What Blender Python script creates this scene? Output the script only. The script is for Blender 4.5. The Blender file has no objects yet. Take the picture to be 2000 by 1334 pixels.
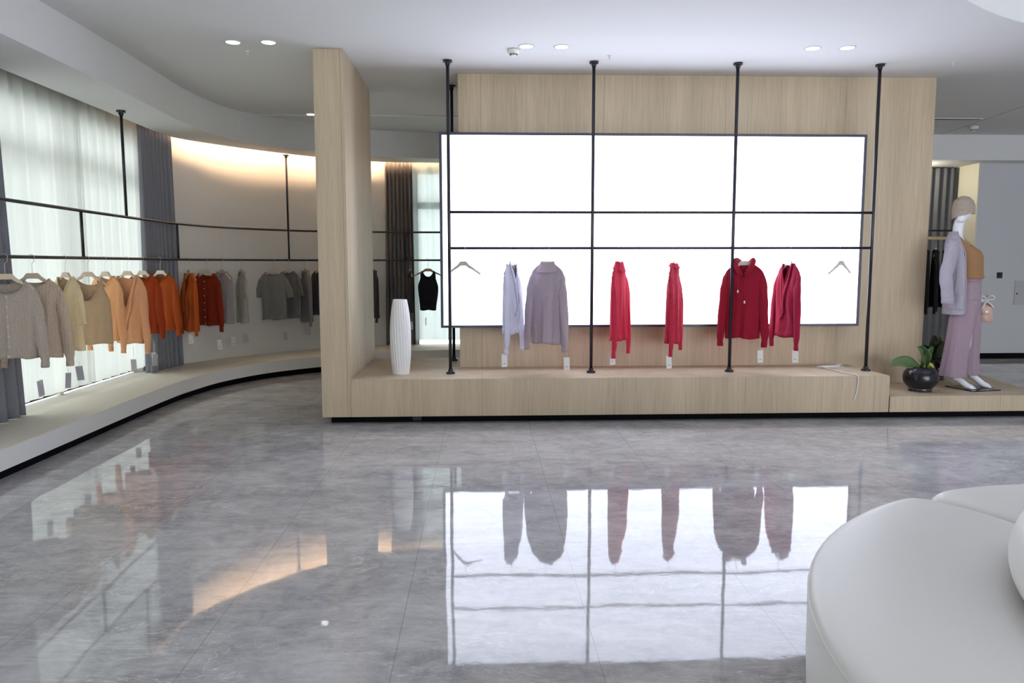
import bpy, bmesh, math, random
from mathutils import Vector, Matrix
R = math.radians
PI = math.pi
rnd = random.Random(7)
scene = bpy.context.scene
COL = scene.collection

# ------------------------------------------------------------------ camera
cam_d = bpy.data.cameras.new('camera'); cam = bpy.data.objects.new('camera', cam_d); COL.objects.link(cam)
pitch, yaw, roll = .1032291, .0406435, -.0012458
cy_, sy_, cp_, sp_ = math.cos(yaw), math.sin(yaw), math.cos(pitch), math.sin(pitch)
F = Vector((sy_*cp_, cy_*cp_, -sp_)); Rt = Vector((cy_, -sy_, 0)); Up = Rt.cross(F)
cr_, sr_ = math.cos(roll), math.sin(roll)
R2 = Rt*cr_ + Up*sr_; U2 = Up*cr_ - Rt*sr_
m = Matrix((R2, U2, -F)).transposed().to_4x4(); m.translation = Vector((0, 0, 1.45))
cam.matrix_world = m
cam_d.sensor_fit = 'HORIZONTAL'; cam_d.sensor_width = 36; cam_d.lens = 1461.3/2000*36
cam_d.clip_start = .05; cam_d.clip_end = 200
scene.camera = cam

# ------------------------------------------------------------------ light + exposure
scene.view_settings.view_transform = 'Standard'
scene.view_settings.look = 'None'
scene.view_settings.gamma = 1
scene.view_settings.use_curve_mapping = False
scene.view_settings.exposure = 0.10
w = bpy.data.worlds.new('daylight'); scene.world = w; w.use_nodes = True
w.node_tree.nodes['Background'].inputs[0].default_value = (.97, .985, .945, 1)
w.node_tree.nodes['Background'].inputs[1].default_value = 4.5

def area_light(name, loc, rot, sx, sy, power, color):
    l = bpy.data.lights.new(name, 'AREA'); l.shape = 'RECTANGLE'; l.size = sx; l.size_y = sy
    l.energy = power; l.color = color
    o = bpy.data.objects.new(name, l); o.location = loc; o.rotation_euler = rot; COL.objects.link(o)
    return o
# daylight pouring in through the shop front behind the camera and through the round skylight
area_light('daylight_shopfront', (5.0, -4.9, 1.6), (R(90), 0, R(12)), 8, 2.8, 330, (.87, .88, 1.0))
area_light('daylight_skylight', (5.65, 2.7, 4.9), (0, 0, 0), 5.4, 5.4, 60, (.90, .94, 1.0))
SCREEN = 4.6
COVE = 95.0

# ------------------------------------------------------------------ materials
def srgb(r, g, b, k=1.0):
    f = lambda c: (c/255/12.92 if c <= 10 else ((c/255+.055)/1.055)**2.4)
    return (min(f(r)*k, .95), min(f(g)*k, .95), min(f(b)*k, .95), 1)

def new_mat(name):
    mt = bpy.data.materials.new(name); mt.use_nodes = True
    return mt, mt.node_tree.nodes, mt.node_tree.links, mt.node_tree.nodes['Principled BSDF']

def plain(name, c, rough=.5, metal=0, bump=0, bscale=80, spec=.5, var=.04, vscale=3):
    mt, N, L, P = new_mat(name)
    P.inputs['Roughness'].default_value = rough; P.inputs['Metallic'].default_value = metal
    P.inputs['Specular IOR Level'].default_value = spec
    tc = N.new('ShaderNodeTexCoord'); nz = N.new('ShaderNodeTexNoise'); nz.inputs['Scale'].default_value = vscale
    L.new(tc.outputs['Object'], nz.inputs['Vector'])
    mx = N.new('ShaderNodeMix'); mx.data_type = 'RGBA'
    mx.inputs[6].default_value = tuple(v*(1-var) for v in c[:3])+(1,)
    mx.inputs[7].default_value = tuple(min(v*(1+var), 1) for v in c[:3])+(1,)
    L.new(nz.outputs['Fac'], mx.inputs[0]); L.new(mx.outputs[2], P.inputs['Base Color'])
    if bump:
        n2 = N.new('ShaderNodeTexNoise'); n2.inputs['Scale'].default_value = bscale
        L.new(tc.outputs['Object'], n2.inputs['Vector'])
        b = N.new('ShaderNodeBump'); b.inputs['Strength'].default_value = bump; b.inputs['Distance'].default_value = .01
        L.new(n2.outputs['Fac'], b.inputs['Height']); L.new(b.outputs[0], P.inputs['Normal'])
    return mt

def knit(name, c, pattern='fine', rough=.92, mottled=.10, sheen=.25):
    """knitted cloth: mottled yarn colour and ribs / cables / fine stitches as bump"""
    mt, N, L, P = new_mat(name)
    P.inputs['Roughness'].default_value = rough
    P.inputs['Specular IOR Level'].default_value = .2
    P.inputs['Sheen Weight'].default_value = sheen; P.inputs['Sheen Roughness'].default_value = .6
    P.inputs['Sheen Tint'].default_value = tuple(min(1, v*1.6+.1) for v in c[:3])+(1,)
    tc = N.new('ShaderNodeTexCoord')
    nz = N.new('ShaderNodeTexNoise'); nz.inputs['Scale'].default_value = 90; nz.inputs['Detail'].default_value = 3
    mp = N.new('ShaderNodeMapping'); mp.inputs['Scale'].default_value = (.5, .5, 2.2)
    L.new(tc.outputs['Object'], mp.inputs[0]); L.new(mp.outputs[0], nz.inputs['Vector'])
    mx = N.new('ShaderNodeMix'); mx.data_type = 'RGBA'
    mx.inputs[6].default_value = tuple(v*(1-mottled*2) for v in c[:3])+(1,)
    mx.inputs[7].default_value = tuple(min(v*(1+mottled*2), 1) for v in c[:3])+(1,)
    L.new(nz.outputs['Fac'], mx.inputs[0]); L.new(mx.outputs[2], P.inputs['Base Color'])
    wv = N.new('ShaderNodeTexWave'); wv.wave_type = 'BANDS'; wv.bands_direction = 'X'
    sc, dist, st = {'fine': (110, 1.5, .25), 'rib': (26, .6, .55), 'widerib': (18, .3, .5), 'cable': (14, 5, .55), 'marl': (60, 6, .5)}[pattern]
    wv.inputs['Scale'].default_value = sc; wv.inputs['Distortion'].default_value = dist
    wv.inputs['Detail'].default_value = 2
    if pattern == 'cable': wv.inputs['Detail Scale'].default_value = 3
    L.new(tc.outputs['Object'], wv.inputs['Vector'])
    ad = N.new('ShaderNodeMath'); ad.operation = 'ADD'
    L.new(wv.outputs['Fac'], ad.inputs[0]); L.new(nz.outputs['Fac'], ad.inputs[1])
    b = N.new('ShaderNodeBump'); b.inputs['Strength'].default_value = st; b.inputs['Distance'].default_value = .006
    L.new(ad.outputs[0], b.inputs['Height']); L.new(b.outputs[0], P.inputs['Normal'])
    return mt

def wood_mat(name, a, b_, seam=1.215, seam_off=0.0):
    mt, N, L, P = new_mat(name)
    P.inputs['Roughness'].default_value = .48; P.inputs['Specular IOR Level'].default_value = .35
    ge = N.new('ShaderNodeNewGeometry')
    mp = N.new('ShaderNodeMapping'); mp.inputs['Scale'].default_value = (26, 26, 1.1)
    L.new(ge.outputs['Position'], mp.inputs[0])
    nz = N.new('ShaderNodeTexNoise'); nz.inputs['Scale'].default_value = 1.6; nz.inputs['Detail'].default_value = 8; nz.inputs['Roughness'].default_value = .65
    L.new(mp.outputs[0], nz.inputs['Vector'])
    mp2 = N.new('ShaderNodeMapping'); mp2.inputs['Scale'].default_value = (130, 130, 2.5)
    L.new(ge.outputs['Position'], mp2.inputs[0])
    n2 = N.new('ShaderNodeTexNoise'); n2.inputs['Scale'].default_value = 1.5; n2.inputs['Detail'].default_value = 3
    L.new(mp2.outputs[0], n2.inputs['Vector'])
    mp3 = N.new('ShaderNodeMapping'); mp3.inputs['Scale'].default_value = (3.2, 3.2, .12)
    L.new(ge.outputs['Position'], mp3.inputs[0])
    n3 = N.new('ShaderNodeTexNoise'); n3.inputs['Scale'].default_value = 1.5
    L.new(mp3.outputs[0], n3.inputs['Vector'])
    s = N.new('ShaderNodeMath'); s.operation = 'ADD'; L.new(nz.outputs['Fac'], s.inputs[0]); L.new(n2.outputs['Fac'], s.inputs[1])
    s1 = N.new('ShaderNodeMath'); s1.operation = 'ADD'; L.new(s.outputs[0], s1.inputs[0]); L.new(n3.outputs['Fac'], s1.inputs[1])
    mr = N.new('ShaderNodeMapRange'); mr.inputs[1].default_value = 1.1; mr.inputs[2].default_value = 1.9
    L.new(s1.outputs[0], mr.inputs[0])
    mx = N.new('ShaderNodeMix'); mx.data_type = 'RGBA'; mx.inputs[6].default_value = a; mx.inputs[7].default_value = b_
    L.new(mr.outputs[0], mx.inputs[0])
    # fine veneer joints every 1.2 m along X
    sx = N.new('ShaderNodeSeparateXYZ'); L.new(ge.outputs['Position'], sx.inputs[0])
    md = N.new('ShaderNodeMath'); md.operation = 'ADD'; md.inputs[1].default_value = 100*seam+seam_off; L.new(sx.outputs[0], md.inputs[0])
    mo = N.new('ShaderNodeMath'); mo.operation = 'MODULO'; mo.inputs[1].default_value = seam; L.new(md.outputs[0], mo.inputs[0])
    lt = N.new('ShaderNodeMath'); lt.operation = 'LESS_THAN'; lt.inputs[1].default_value = .004; L.new(mo.outputs[0], lt.inputs[0])
    mx2 = N.new('ShaderNodeMix'); mx2.data_type = 'RGBA'; mx2.inputs[7].default_value = tuple(v*.72 for v in a[:3])+(1,)
    L.new(lt.outputs[0], mx2.inputs[0]); L.new(mx.outputs[2], mx2.inputs[6]); L.new(mx2.outputs[2], P.inputs['Base Color'])
    b = N.new('ShaderNodeBump'); b.inputs['Strength'].default_value = .12; b.inputs['Distance'].default_value = .003
    L.new(n2.outputs['Fac'], b.inputs['Height']); L.new(b.outputs[0], P.inputs['Normal'])
    return mt

def marble_mat():
    mt, N, L, P = new_mat('polished_grey_marble_tiles')
    ge = N.new('ShaderNodeNewGeometry')
    def mapping(rot, sc):
        mp = N.new('ShaderNodeMapping'); mp.inputs['Rotation'].default_value = (0, 0, R(rot)); mp.inputs['Scale'].default_value = sc
        L.new(ge.outputs['Position'], mp.inputs[0]); return mp
    def noise(mp, sc, det, rough, dist=0):
        n = N.new('ShaderNodeTexNoise'); n.inputs['Scale'].default_value = sc; n.inputs['Detail'].default_value = det
        n.inputs['Roughness'].default_value = rough; n.inputs['Distortion'].default_value = dist
        L.new(mp.outputs[0], n.inputs['Vector']); return n
    def rng(src, a, b, c=0, d=1):
        r = N.new('ShaderNodeMapRange'); r.inputs[1].default_value = a; r.inputs[2].default_value = b
        r.inputs[3].default_value = c; r.inputs[4].default_value = d; L.new(src, r.inputs[0]); return r.outputs[0]
    def math_(op, a, b=None):
        n = N.new('ShaderNodeMath'); n.operation = op
        for i, v in ((0, a), (1, b)):
            if v is None: continue
            if isinstance(v, (int, float)): n.inputs[i].default_value = v
            else: L.new(v, n.inputs[i])
        return n.outputs[0]
    mpA = mapping(54, (1, 2.1, 1))
    big = noise(mpA, .9, 7, .62, .8)
    fine = noise(mapping(52, (2, 6.5, 1)), 2.6, 8, .74, .9)
    cloud = noise(mapping(10, (1, 1, 1)), 6.5, 9, .74, .8)
    cr = N.new('ShaderNodeMix'); cr.data_type = 'RGBA'
    cr.inputs[6].default_value = (.315, .305, .315, 1); cr.inputs[7].default_value = (.64, .625, .635, 1)
    f = math_('ADD', math_('MULTIPLY', big.outputs['Fac'], .45), math_('ADD', math_('MULTIPLY', fine.outputs['Fac'], .3), math_('MULTIPLY', cloud.outputs['Fac'], .35)))
    L.new(rng(f, .43, .66), cr.inputs[0])
    # pale veins where a distorted noise crosses a level
    def vein(rot, sc, level, width, s, dist):
        n = noise(mapping(rot, sc), s, 5, .6, dist)
        return rng(math_('ABSOLUTE', math_('SUBTRACT', n.outputs['Fac'], level)), 0, width, 1, 0)
    v1 = vein(54, (1, 2.8, 1), .5, .010, 1.3, 1.8)
    v2 = vein(50, (1, 3.6, 1), .47, .010, 3.2, 1.6)
    v3 = vein(68, (1.2, 2.0, 1), .53, .006, 1.9, 2.4)
    msk = rng(noise(mapping(0, (1, 1, 1)), 1.4, 2, .5).outputs['Fac'], .42, .62)
    v = math_('MULTIPLY', math_('MINIMUM', math_('ADD', v1, math_('ADD', math_('MULTIPLY', v2, .6), math_('MULTIPLY', v3, .6))), 1), math_('ADD', math_('MULTIPLY', msk, .55), .14))
    mv = N.new('ShaderNodeMix'); mv.data_type = 'RGBA'; mv.inputs[7].default_value = (.80, .78, .78, 1)
    L.new(v, mv.inputs[0]); L.new(cr.outputs[2], mv.inputs[6])
    # tile joints: .753 m along X, 1.55 m along Y
    sx = N.new('ShaderNodeSeparateXYZ'); L.new(ge.outputs['Position'], sx.inputs[0])
    jx = math_('LESS_THAN', math_('MODULO', math_('ADD', sx.outputs[0], 75.3+.380), .7535), .0035)
    jy = math_('LESS_THAN', math_('MODULO', math_('ADD', sx.outputs[1], 155-.675), 1.55), .0035)
    j = math_('MULTIPLY', math_('MAXIMUM', jx, jy), .55)
    mj = N.new('ShaderNodeMix'); mj.data_type = 'RGBA'; mj.inputs[7].default_value = (.20, .19, .19, 1)
    L.new(j, mj.inputs[0]); L.new(mv.outputs[2], mj.inputs[6]); L.new(mj.outputs[2], P.inputs['Base Color'])
    P.inputs['Roughness'].default_value = .035
    P.inputs['IOR'].default_value = 1.47
    # slight waviness of the polish and of each tile
    n = noise(mapping(0, (1, 1, 1)), 1.1, 2, .5)
    n2 = noise(mapping(0, (1, 1, 1)), 14, 3, .5)
    h = math_('ADD', n.outputs['Fac'], math_('MULTIPLY', n2.outputs['Fac'], .06))
    b = N.new('ShaderNodeBump'); b.inputs['Strength'].default_value = .35; b.inputs['Distance'].default_value = .006
    L.new(math_('SUBTRACT', h, math_('MULTIPLY', j, .12)), b.inputs['Height']); L.new(b.outputs[0], P.inputs['Normal'])
    return mt

def emit(name, c, s):
    mt = bpy.data.materials.new(name); mt.use_nodes = True; N = mt.node_tree.nodes; L = mt.node_tree.links
    N.clear(); e = N.new('ShaderNodeEmission'); e.inputs[0].default_value = c; e.inputs[1].default_value = s
    o = N.new('ShaderNodeOutputMaterial'); L.new(e.outputs[0], o.inputs[0]); return mt

def sheer_mat(name, transp=.17, c=(.74, .76, .73, 1)):
    mt = bpy.data.materials.new(name); mt.use_nodes = True; N = mt.node_tree.nodes; L = mt.node_tree.links; N.clear()
    d = N.new('ShaderNodeBsdfDiffuse'); d.inputs[0].default_value = c
    t = N.new('ShaderNodeBsdfTranslucent'); t.inputs[0].default_value = c
    tr = N.new('ShaderNodeBsdfTransparent')
    m1 = N.new('ShaderNodeMixShader'); m1.inputs[0].default_value = .62; L.new(d.outputs[0], m1.inputs[1]); L.new(t.outputs[0], m1.inputs[2])
    m2 = N.new('ShaderNodeMixShader'); L.new(m1.outputs[0], m2.inputs[1]); L.new(tr.outputs[0], m2.inputs[2])
    tc = N.new('ShaderNodeTexCoord'); mp = N.new('ShaderNodeMapping'); mp.inputs['Scale'].default_value = (6, 6, .2); L.new(tc.outputs['Object'], mp.inputs[0])
    nz = N.new('ShaderNodeTexNoise'); nz.inputs['Scale'].default_value = 6; L.new(mp.outputs[0], nz.inputs['Vector'])
    mr = N.new('ShaderNodeMapRange'); mr.inputs[3].default_value = transp*.7; mr.inputs[4].default_value = transp*1.3
    L.new(nz.outputs['Fac'], mr.inputs[0]); L.new(mr.outputs[0], m2.inputs[0])
    o = N.new('ShaderNodeOutputMaterial'); L.new(m2.outputs[0], o.inputs[0]); return mt

def glass_mat(name, tint=(.95, .98, 1, 1), gl=.08):
    mt = bpy.data.materials.new(name); mt.use_nodes = True; N = mt.node_tree.nodes; L = mt.node_tree.links; N.clear()
    tr = N.new('ShaderNodeBsdfTransparent'); tr.inputs[0].default_value = tint
    g = N.new('ShaderNodeBsdfGlossy'); g.inputs['Roughness'].default_value = .02
    fr = N.new('ShaderNodeFresnel'); fr.inputs[0].default_value = 1.5
    mx = N.new('ShaderNodeMixShader'); L.new(fr.outputs[0], mx.inputs[0]); L.new(tr.outputs[0], mx.inputs[1]); L.new(g.outputs[0], mx.inputs[2])
    o = N.new('ShaderNodeOutputMaterial'); L.new(mx.outputs[0], o.inputs[0]); return mt

M = {}
M['marble'] = marble_mat()
M['ceiling'] = plain('matt_white_ceiling_paint', (.72, .72, .715, 1), .9, var=.01)
M['wall'] = plain('off_white_wall_paint', (.66, .64, .61, 1), .85, var=.015)
M['wallgrey'] = plain('pale_grey_wall_paint', (.60, .61, .63, 1), .8, var=.015)
M['cream'] = plain('cream_wall_paint', (.72, .69, .56, 1), .8, var=.015)
M['platform'] = plain('white_platform_lacquer', (.72, .71, .70, 1), .6, var=.02)
M['wood'] = wood_mat('pale_ash_veneer', (.42, .332, .226, 1), (.615, .495, .35, 1))
M['black'] = plain('black_plinth_paint', (.004, .004, .006, 1), .7, spec=.08, var=.1)
M['metal'] = plain('black_powder_coated_steel', (.013, .014, .02, 1), .33, 0, spec=.5)
M['frame'] = plain('dark_grey_screen_frame', (.05, .055, .08, 1), .4)
M['screen'] = emit('lit_white_screen', (.78, .83, 1.0, 1), SCREEN)
M['sheer'] = sheer_mat('sheer_white_curtain_cloth')
M['sheerback'] = sheer_mat('shade_toned_sheer_cloth', .08, (.50, .575, .565, 1))  # same sheer, darkened in colour for the weaker daylight at the back
M['sheertape'] = sheer_mat('sheer_header_tape', .0, (.80, .80, .72, 1))
M['greycurtain'] = plain('grey_curtain_cloth', (.21, .21, .235, 1), .9, var=.08, vscale=40)
M['recesscurtain'] = plain('dark_grey_curtain_cloth', (.13, .13, .135, 1), .95, var=.08, vscale=40)
M['browncurtain'] = plain('brown_grey_curtain_cloth', (.19, .175, .165, 1), .9, var=.08, vscale=40)
M['greyshade'] = plain('blue_grey_lit_fold', (.36, .39, .43, 1), .85)  # paler colour stands in for light passing through the fold
M['windowframe'] = plain('white_window_frame', (.62, .60, .52, 1), .5)
M['glass'] = glass_mat('window_glass')
M['cove'] = emit('warm_cove_light_strip', (1.0, .66, .40, 1), COVE)
M['lamp'] = emit('downlight_diffuser', (1.0, .97, .92, 1), 7)
M['lampring'] = plain('white_downlight_ring', (.7, .7, .7, 1), .4)
M['hanger'] = plain('pale_beech_hanger_wood', (.62, .50, .36, 1), .45, var=.06, vscale=20)
M['hangerwhite'] = plain('whitewashed_hanger_wood', (.68, .63, .56, 1), .5, var=.04, vscale=20)
M['hangertan'] = plain('tan_hanger_wood', (.42, .31, .19, 1), .45, var=.06, vscale=20)
M['chrome'] = plain('brushed_steel_hook', (.55, .55, .53, 1), .3, 1)
M['tag'] = plain('white_card_tag', (.74, .73, .71, 1), .7)
M['taggrey'] = plain('grey_card_tag', (.42, .41, .42, 1), .7)
M['string'] = plain('white_tag_string', (.7, .68, .65, 1), .8)
M['ink'] = plain('grey_tag_print', (.66, .66, .67, 1), .8)
M['vase'] = plain('matt_white_ceramic', (.78, .77, .76, 1), .55)
M['pot'] = plain('glossy_black_glaze', (.008, .008, .012, 1), .22)
M['soil'] = plain('dark_potting_soil', (.03, .022, .015, 1), .95, bump=.6)
M['leaf'] = plain('green_leaf', (.085, .145, .05, 1), .45, var=.35, vscale=25)
M['leafdark'] = plain('dark_olive_leaf', (.045, .06, .022, 1), .4, var=.4, vscale=25)
M['leafyellow'] = plain('yellow_leaf', (.38, .35, .06, 1), .5, var=.2, vscale=25)
M['sofa'] = plain('white_leather', (.80, .775, .74, 1), .42, bump=.06, bscale=260, var=.01, spec=.35)
M['mannequin'] = plain('white_mannequin_gloss', (.80, .80, .84, 1), .3)
M['switch'] = plain('black_wall_switch', (.02, .022, .028, 1), .4)
M['plate'] = glass_mat('grey_base_glass', (.55, .58, .60, 1))
M['button'] = plain('pearl_button', (.5, .46, .41, 1), .25)
M['bagpink'] = plain('blush_leather', (.60, .40, .32, 1), .4)
M['scarf'] = plain('white_silk_scarf', (.75, .73, .75, 1), .4)
M['detector'] = plain('white_detector_plastic', (.70, .70, .66, 1), .45)
M['dark'] = plain('dark_slot', (.01, .01, .01, 1), .6)
M['rackwood'] = plain('honey_rack_wood', (.62, .46, .24, 1), .5, var=.06, vscale=20)

# ------------------------------------------------------------------ mesh helpers
def obj(name, bm, mat, parent=None, smooth=False):
    me = bpy.data.meshes.new(name); bmesh.ops.recalc_face_normals(bm, faces=bm.faces) if smooth != 'keep' else None
    bm.to_mesh(me); bm.free(); me.materials.append(mat)
    if smooth:
        for p in me.polygons: p.use_smooth = True
    o = bpy.data.objects.new(name, me); COL.objects.link(o)
    if parent is not None: o.parent = parent
    return o
def empty(name, loc=(0, 0, 0), rz=0):
    o = bpy.data.objects.new(name, None); COL.objects.link(o); o.location = loc; o.rotation_euler = (0, 0, rz)
    o.empty_display_size = .1
    return o
def tag(o, label=None, cat=None, group=None, kind=None):
    if label: o['label'] = label
    if cat: o['category'] = cat
    if group: o['group'] = group
    if kind: o['kind'] = kind
    return o
def struct(o): o['kind'] = 'structure'; return o
def box(bm, x0, x1, y0, y1, z0, z1, bev=0, mat=None):
    vs = [bm.verts.new((x, y, z)) for x in (x0, x1) for y in (y0, y1) for z in (z0, z1)]
    fs = [bm.faces.new([vs[i] for i in q]) for q in ((0, 1, 3, 2), (4, 6, 7, 5), (0, 4, 5, 1), (2, 3, 7, 6), (0, 2, 6, 4), (1, 5, 7, 3))]
    if bev:
        es = {e for f in fs for e in f.edges}
        bmesh.ops.bevel(bm, geom=list(es), offset=bev, segments=2, affect='EDGES')
    if mat is not None:
        bmesh.ops.transform(bm, matrix=mat, verts=vs)
    return vs
def tube(bm, pts, r, n=10, cap=True, flat=1.0):
    pts = [Vector(p) for p in pts]; rings = []
    rr = r if isinstance(r, (list, tuple)) else [r]*len(pts)
    ref = Vector((0, 0, 1)); t0 = (pts[1]-pts[0]).normalized()
    if abs(t0.dot(ref)) > .95: ref = Vector((0, 1, 0))
    u = t0.cross(ref).normalized()
    for i, p in enumerate(pts):
        t = ((pts[min(i+1, len(pts)-1)]-pts[max(i-1, 0)])).normalized()
        u = (u - t*u.dot(t)).normalized(); v = t.cross(u)
        rings.append([bm.verts.new(p+u*math.cos(a)*rr[i]+v*math.sin(a)*rr[i]*flat) for a in [2*PI*k/n for k in range(n)]])
    for a, b in zip(rings, rings[1:]):
        for k in range(n): bm.faces.new((a[k], a[(k+1) % n], b[(k+1) % n], b[k]))
    if cap: bm.faces.new(rings[0][::-1]); bm.faces.new(rings[-1])
    return rings
def loft(bm, rings, closed=True, cap0=True, cap1=True):
    vr = [[bm.verts.new(p) for p in r] for r in rings]; n = len(vr[0])
    for a, b in zip(vr, vr[1:]):
        for k in range(n if closed else n-1): bm.faces.new((a[k], a[(k+1) % n], b[(k+1) % n], b[k]))
    if cap0: bm.faces.new(vr[0][::-1])
    if cap1: bm.faces.new(vr[-1])
    return vr
def lathe(bm, prof, c=(0, 0, 0), n=32, wob=None):
    rings = []
    for (r, z) in prof:
        rings.append([Vector((c[0]+max(r, .0001)*(1+(wob(a, z) if wob else 0))*math.cos(a), c[1]+max(r, .0001)*(1+(wob(a, z) if wob else 0))*math.sin(a), c[2]+z)) for a in [2*PI*k/n for k in range(n)]])
    return loft(bm, rings)
def crom(pts, n=10):
    P_ = [pts[0]]+list(pts)+[pts[-1]]; o = []
    for i in range(1, len(P_)-2):
        a, b, c, d = [Vector(q) for q in P_[i-1:i+3]]
        for k in range(n):
            t = k/n; o.append(.5*((2*b)+(c-a)*t+(2*a-5*b+4*c-d)*t*t+(3*b-a-3*c+d)*t**3))
    o.append(Vector(pts[-1])); return o
def resample(pts, n):
    L_ = [0]
    for a, b in zip(pts, pts[1:]): L_.append(L_[-1]+(b-a).length)
    out = []; j = 0
    for i in range(n):
        s = L_[-1]*i/(n-1)
        while j < len(L_)-2 and L_[j+1] < s: j += 1
        t = (s-L_[j])/max(L_[j+1]-L_[j], 1e-9); out.append(pts[j].lerp(pts[j+1], t))
    return out
def curve2(pts, n=120): return resample(crom([(x, y, 0) for x, y in pts], 12), n)
def bridge(bm, curves_z):
    """closed cross-section: list of (curve, z); quads between consecutive ones all along the curves"""
    n = len(curves_z[0][0])
    rings = [[Vector((c[i].x, c[i].y, z)) for c, z in curves_z] for i in range(n)]
    return loft(bm, rings)

# ------------------------------------------------------------------ the plan of the room
HC = 3.30; HS = 2.94; TH = .412; TL = .218
FACE = curve2([(-3.20, -4.8), (-3.20, 0), (-3.20, 5), (-3.20, 7.5), (-3.14, 8.3), (-3.02, 8.87), (-2.70, 9.5), (-2.17, 10.03), (-1.446, 10.5), (-.6, 10.72), (.5, 10.78), (3, 10.78), (4.6, 10.78)])
PLIN = curve2([(-3.27, -4.8), (-3.27, 0), (-3.27, 5), (-3.27, 7.5), (-3.21, 8.33), (-3.08, 8.92), (-2.75, 9.56), (-2.2, 10.10), (-1.46, 10.57), (-.6, 10.79), (.5, 10.85), (3, 10.85), (4.6, 10.85)])
WALLP = [(-3.92, 8.75), (-3.90, 8.95), (-3.72, 9.38), (-3.24, 10.13), (-2.42, 10.95), (-1.6, 11.38), (-1.02, 11.46)]
WALLO = [(-4.10, 8.75), (-4.08, 9.0), (-3.88, 9.48), (-3.36, 10.26), (-2.52, 11.1), (-1.66, 11.55), (-1.02, 11.64)]
WALLF = curve2([(-3.92, -4.8), (-3.92, 0), (-3.92, 5), (-3.92, 7.5), (-3.92, 8.5), (-3.90, 8.95), (-3.72, 9.38), (-3.24, 10.13), (-2.42, 10.95), (-1.6, 11.38), (-.7, 11.47), (.5, 11.47), (4.6, 11.47)])
SLOT = curve2([(-3.66, -4.8), (-3.66, 0), (-3.66, 5), (-3.66, 8.2), (-3.65, 9.0), (-3.50, 9.42), (-3.04, 10.03), (-2.336, 10.74), (-1.61, 11.2), (-.7, 11.31), (.5, 11.31), (4.6, 11.31)])
FASC = curve2([(-3.10, -4.8), (-3.10, 0), (-3.10, 5), (-3.10, 7.0), (-3.13, 7.8), (-3.11, 8.65), (-2.87, 9.55), (-2.2, 10.22), (-1.5, 10.68), (-.6, 10.86), (.5, 10.92), (4.6, 10.92), (10.4, 10.92)])

# floor
bm = bmesh.new(); box(bm, -4.1, 10.4, -5.0, 13, -.1, 0)
struct(obj('floor', bm, M['marble']))

# ceiling with the round skylight opening
SKY = (5.96, 2.14); SR = 4.1
bm = bmesh.new()
for z in (HC,):
    vs = [bm.verts.new(p) for p in ((-4.1, -5, z), (10.4, -5, z), (10.4, 13, z), (-4.1, 13, z))]
    es = [bm.edges.new((vs[i], vs[(i+1) % 4])) for i in range(4)]
    cs = [bm.verts.new((SKY[0]+SR*math.cos(2*PI*k/96), SKY[1]+SR*math.sin(2*PI*k/96), z)) for k in range(96)]
    es += [bm.edges.new((cs[i], cs[(i+1) % 96])) for i in range(96)]
bmesh.ops.triangle_fill(bm, use_beauty=True, edges=es)
ext = bmesh.ops.extrude_face_region(bm, geom=list(bm.faces))
bmesh.ops.translate(bm, vec=(0, 0, .2), verts=[v for v in ext['geom'] if isinstance(v, bmesh.types.BMVert)])
struct(obj('ceiling', bm, M['ceiling']))
# raised ring of the skylight, glazed at the top
bm = bmesh.new(); ringi = [(SR, HC+.2), (SR, 5.0), (SR+.15, 5.0), (SR+.15, HC+.2), (SR, HC+.2)]
loft(bm, [[Vector((SKY[0]+r*math.cos(2*PI*k/96), SKY[1]+r*math.sin(2*PI*k/96), z)) for k in range(96)] for r, z in ringi], cap0=False, cap1=False)
struct(obj('trim_1', bm, M['ceiling'], smooth=False))
bm = bmesh.new(); lathe(bm, [(0, 5.0), (SR+.1, 5.0), (SR+.1, 5.02), (0, 5.02)], (SKY[0], SKY[1], 0), 64)
M['dimglass'] = glass_mat('darkened_skylight_glass', (.30, .32, .36, 1))  # unseen pane, tint darkened to hold back the sky light
wn = struct(obj('window_1', bm, M['dimglass']))
# dropped soffit along the curved wall with its light slot
bm = bmesh.new()
SL_ = resample(SLOT, 120)
bridge(bm, [(curve2([(p.x, p.y) for p in FASC[::4] if p.x < 4.55]+[(4.6, 10.92)]), HS), (SL_, HS), (SL_, HS+.05), (curve2([(p.x, p.y) for p in FASC[::4] if p.x < 4.55]+[(4.6, 10.92)]), HS+.05)])
FA = curve2([(p.x, p.y) for p in FASC[::4] if p.x < 4.55]+[(4.6, 10.92)])
FB = [p+(s-p)*.12 for p, s in zip(FA, SL_)]
bridge(bm, [(FA, HS+.05), (FB, HS+.05), (FB, HC), (FA, HC)])
struct(obj('ceiling_soffit', bm, M['ceiling']))
bm = bmesh.new()
S1 = [p+(f-p)*.16 for p, f in zip(SL_, FA)]; S2 = [p+(f-p)*.20 for p, f in zip(SL_, FA)]
i0 = min(range(120), key=lambda i: abs(SL_[i].y-9.3)+(9 if SL_[i].x > -3 else 0))
bridge(bm, [(S1[i0:], HS+.20), (S2[i0:], HS+.20), (S2[i0:], HS+.235), (S1[i0:], HS+.235)])
tag(obj('cove_light_strip', bm, M['cove']), 'warm glowing light strip hidden in the slot above the curved wall', 'light strip')
# straight soffit continuing on the right behind the wooden wall
bm = bmesh.new(); box(bm, 4.6, 10.4, 10.78, 13, HS, HC)
struct(obj('trim_2', bm, M['ceiling']))
# ceiling joints
bm = bmesh.new(); box(bm, -2.8, 5.85, 9.64, 9.68, HC-.012, HC+.01)
struct(obj('trim_3', bm, M['ceiling']))

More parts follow.
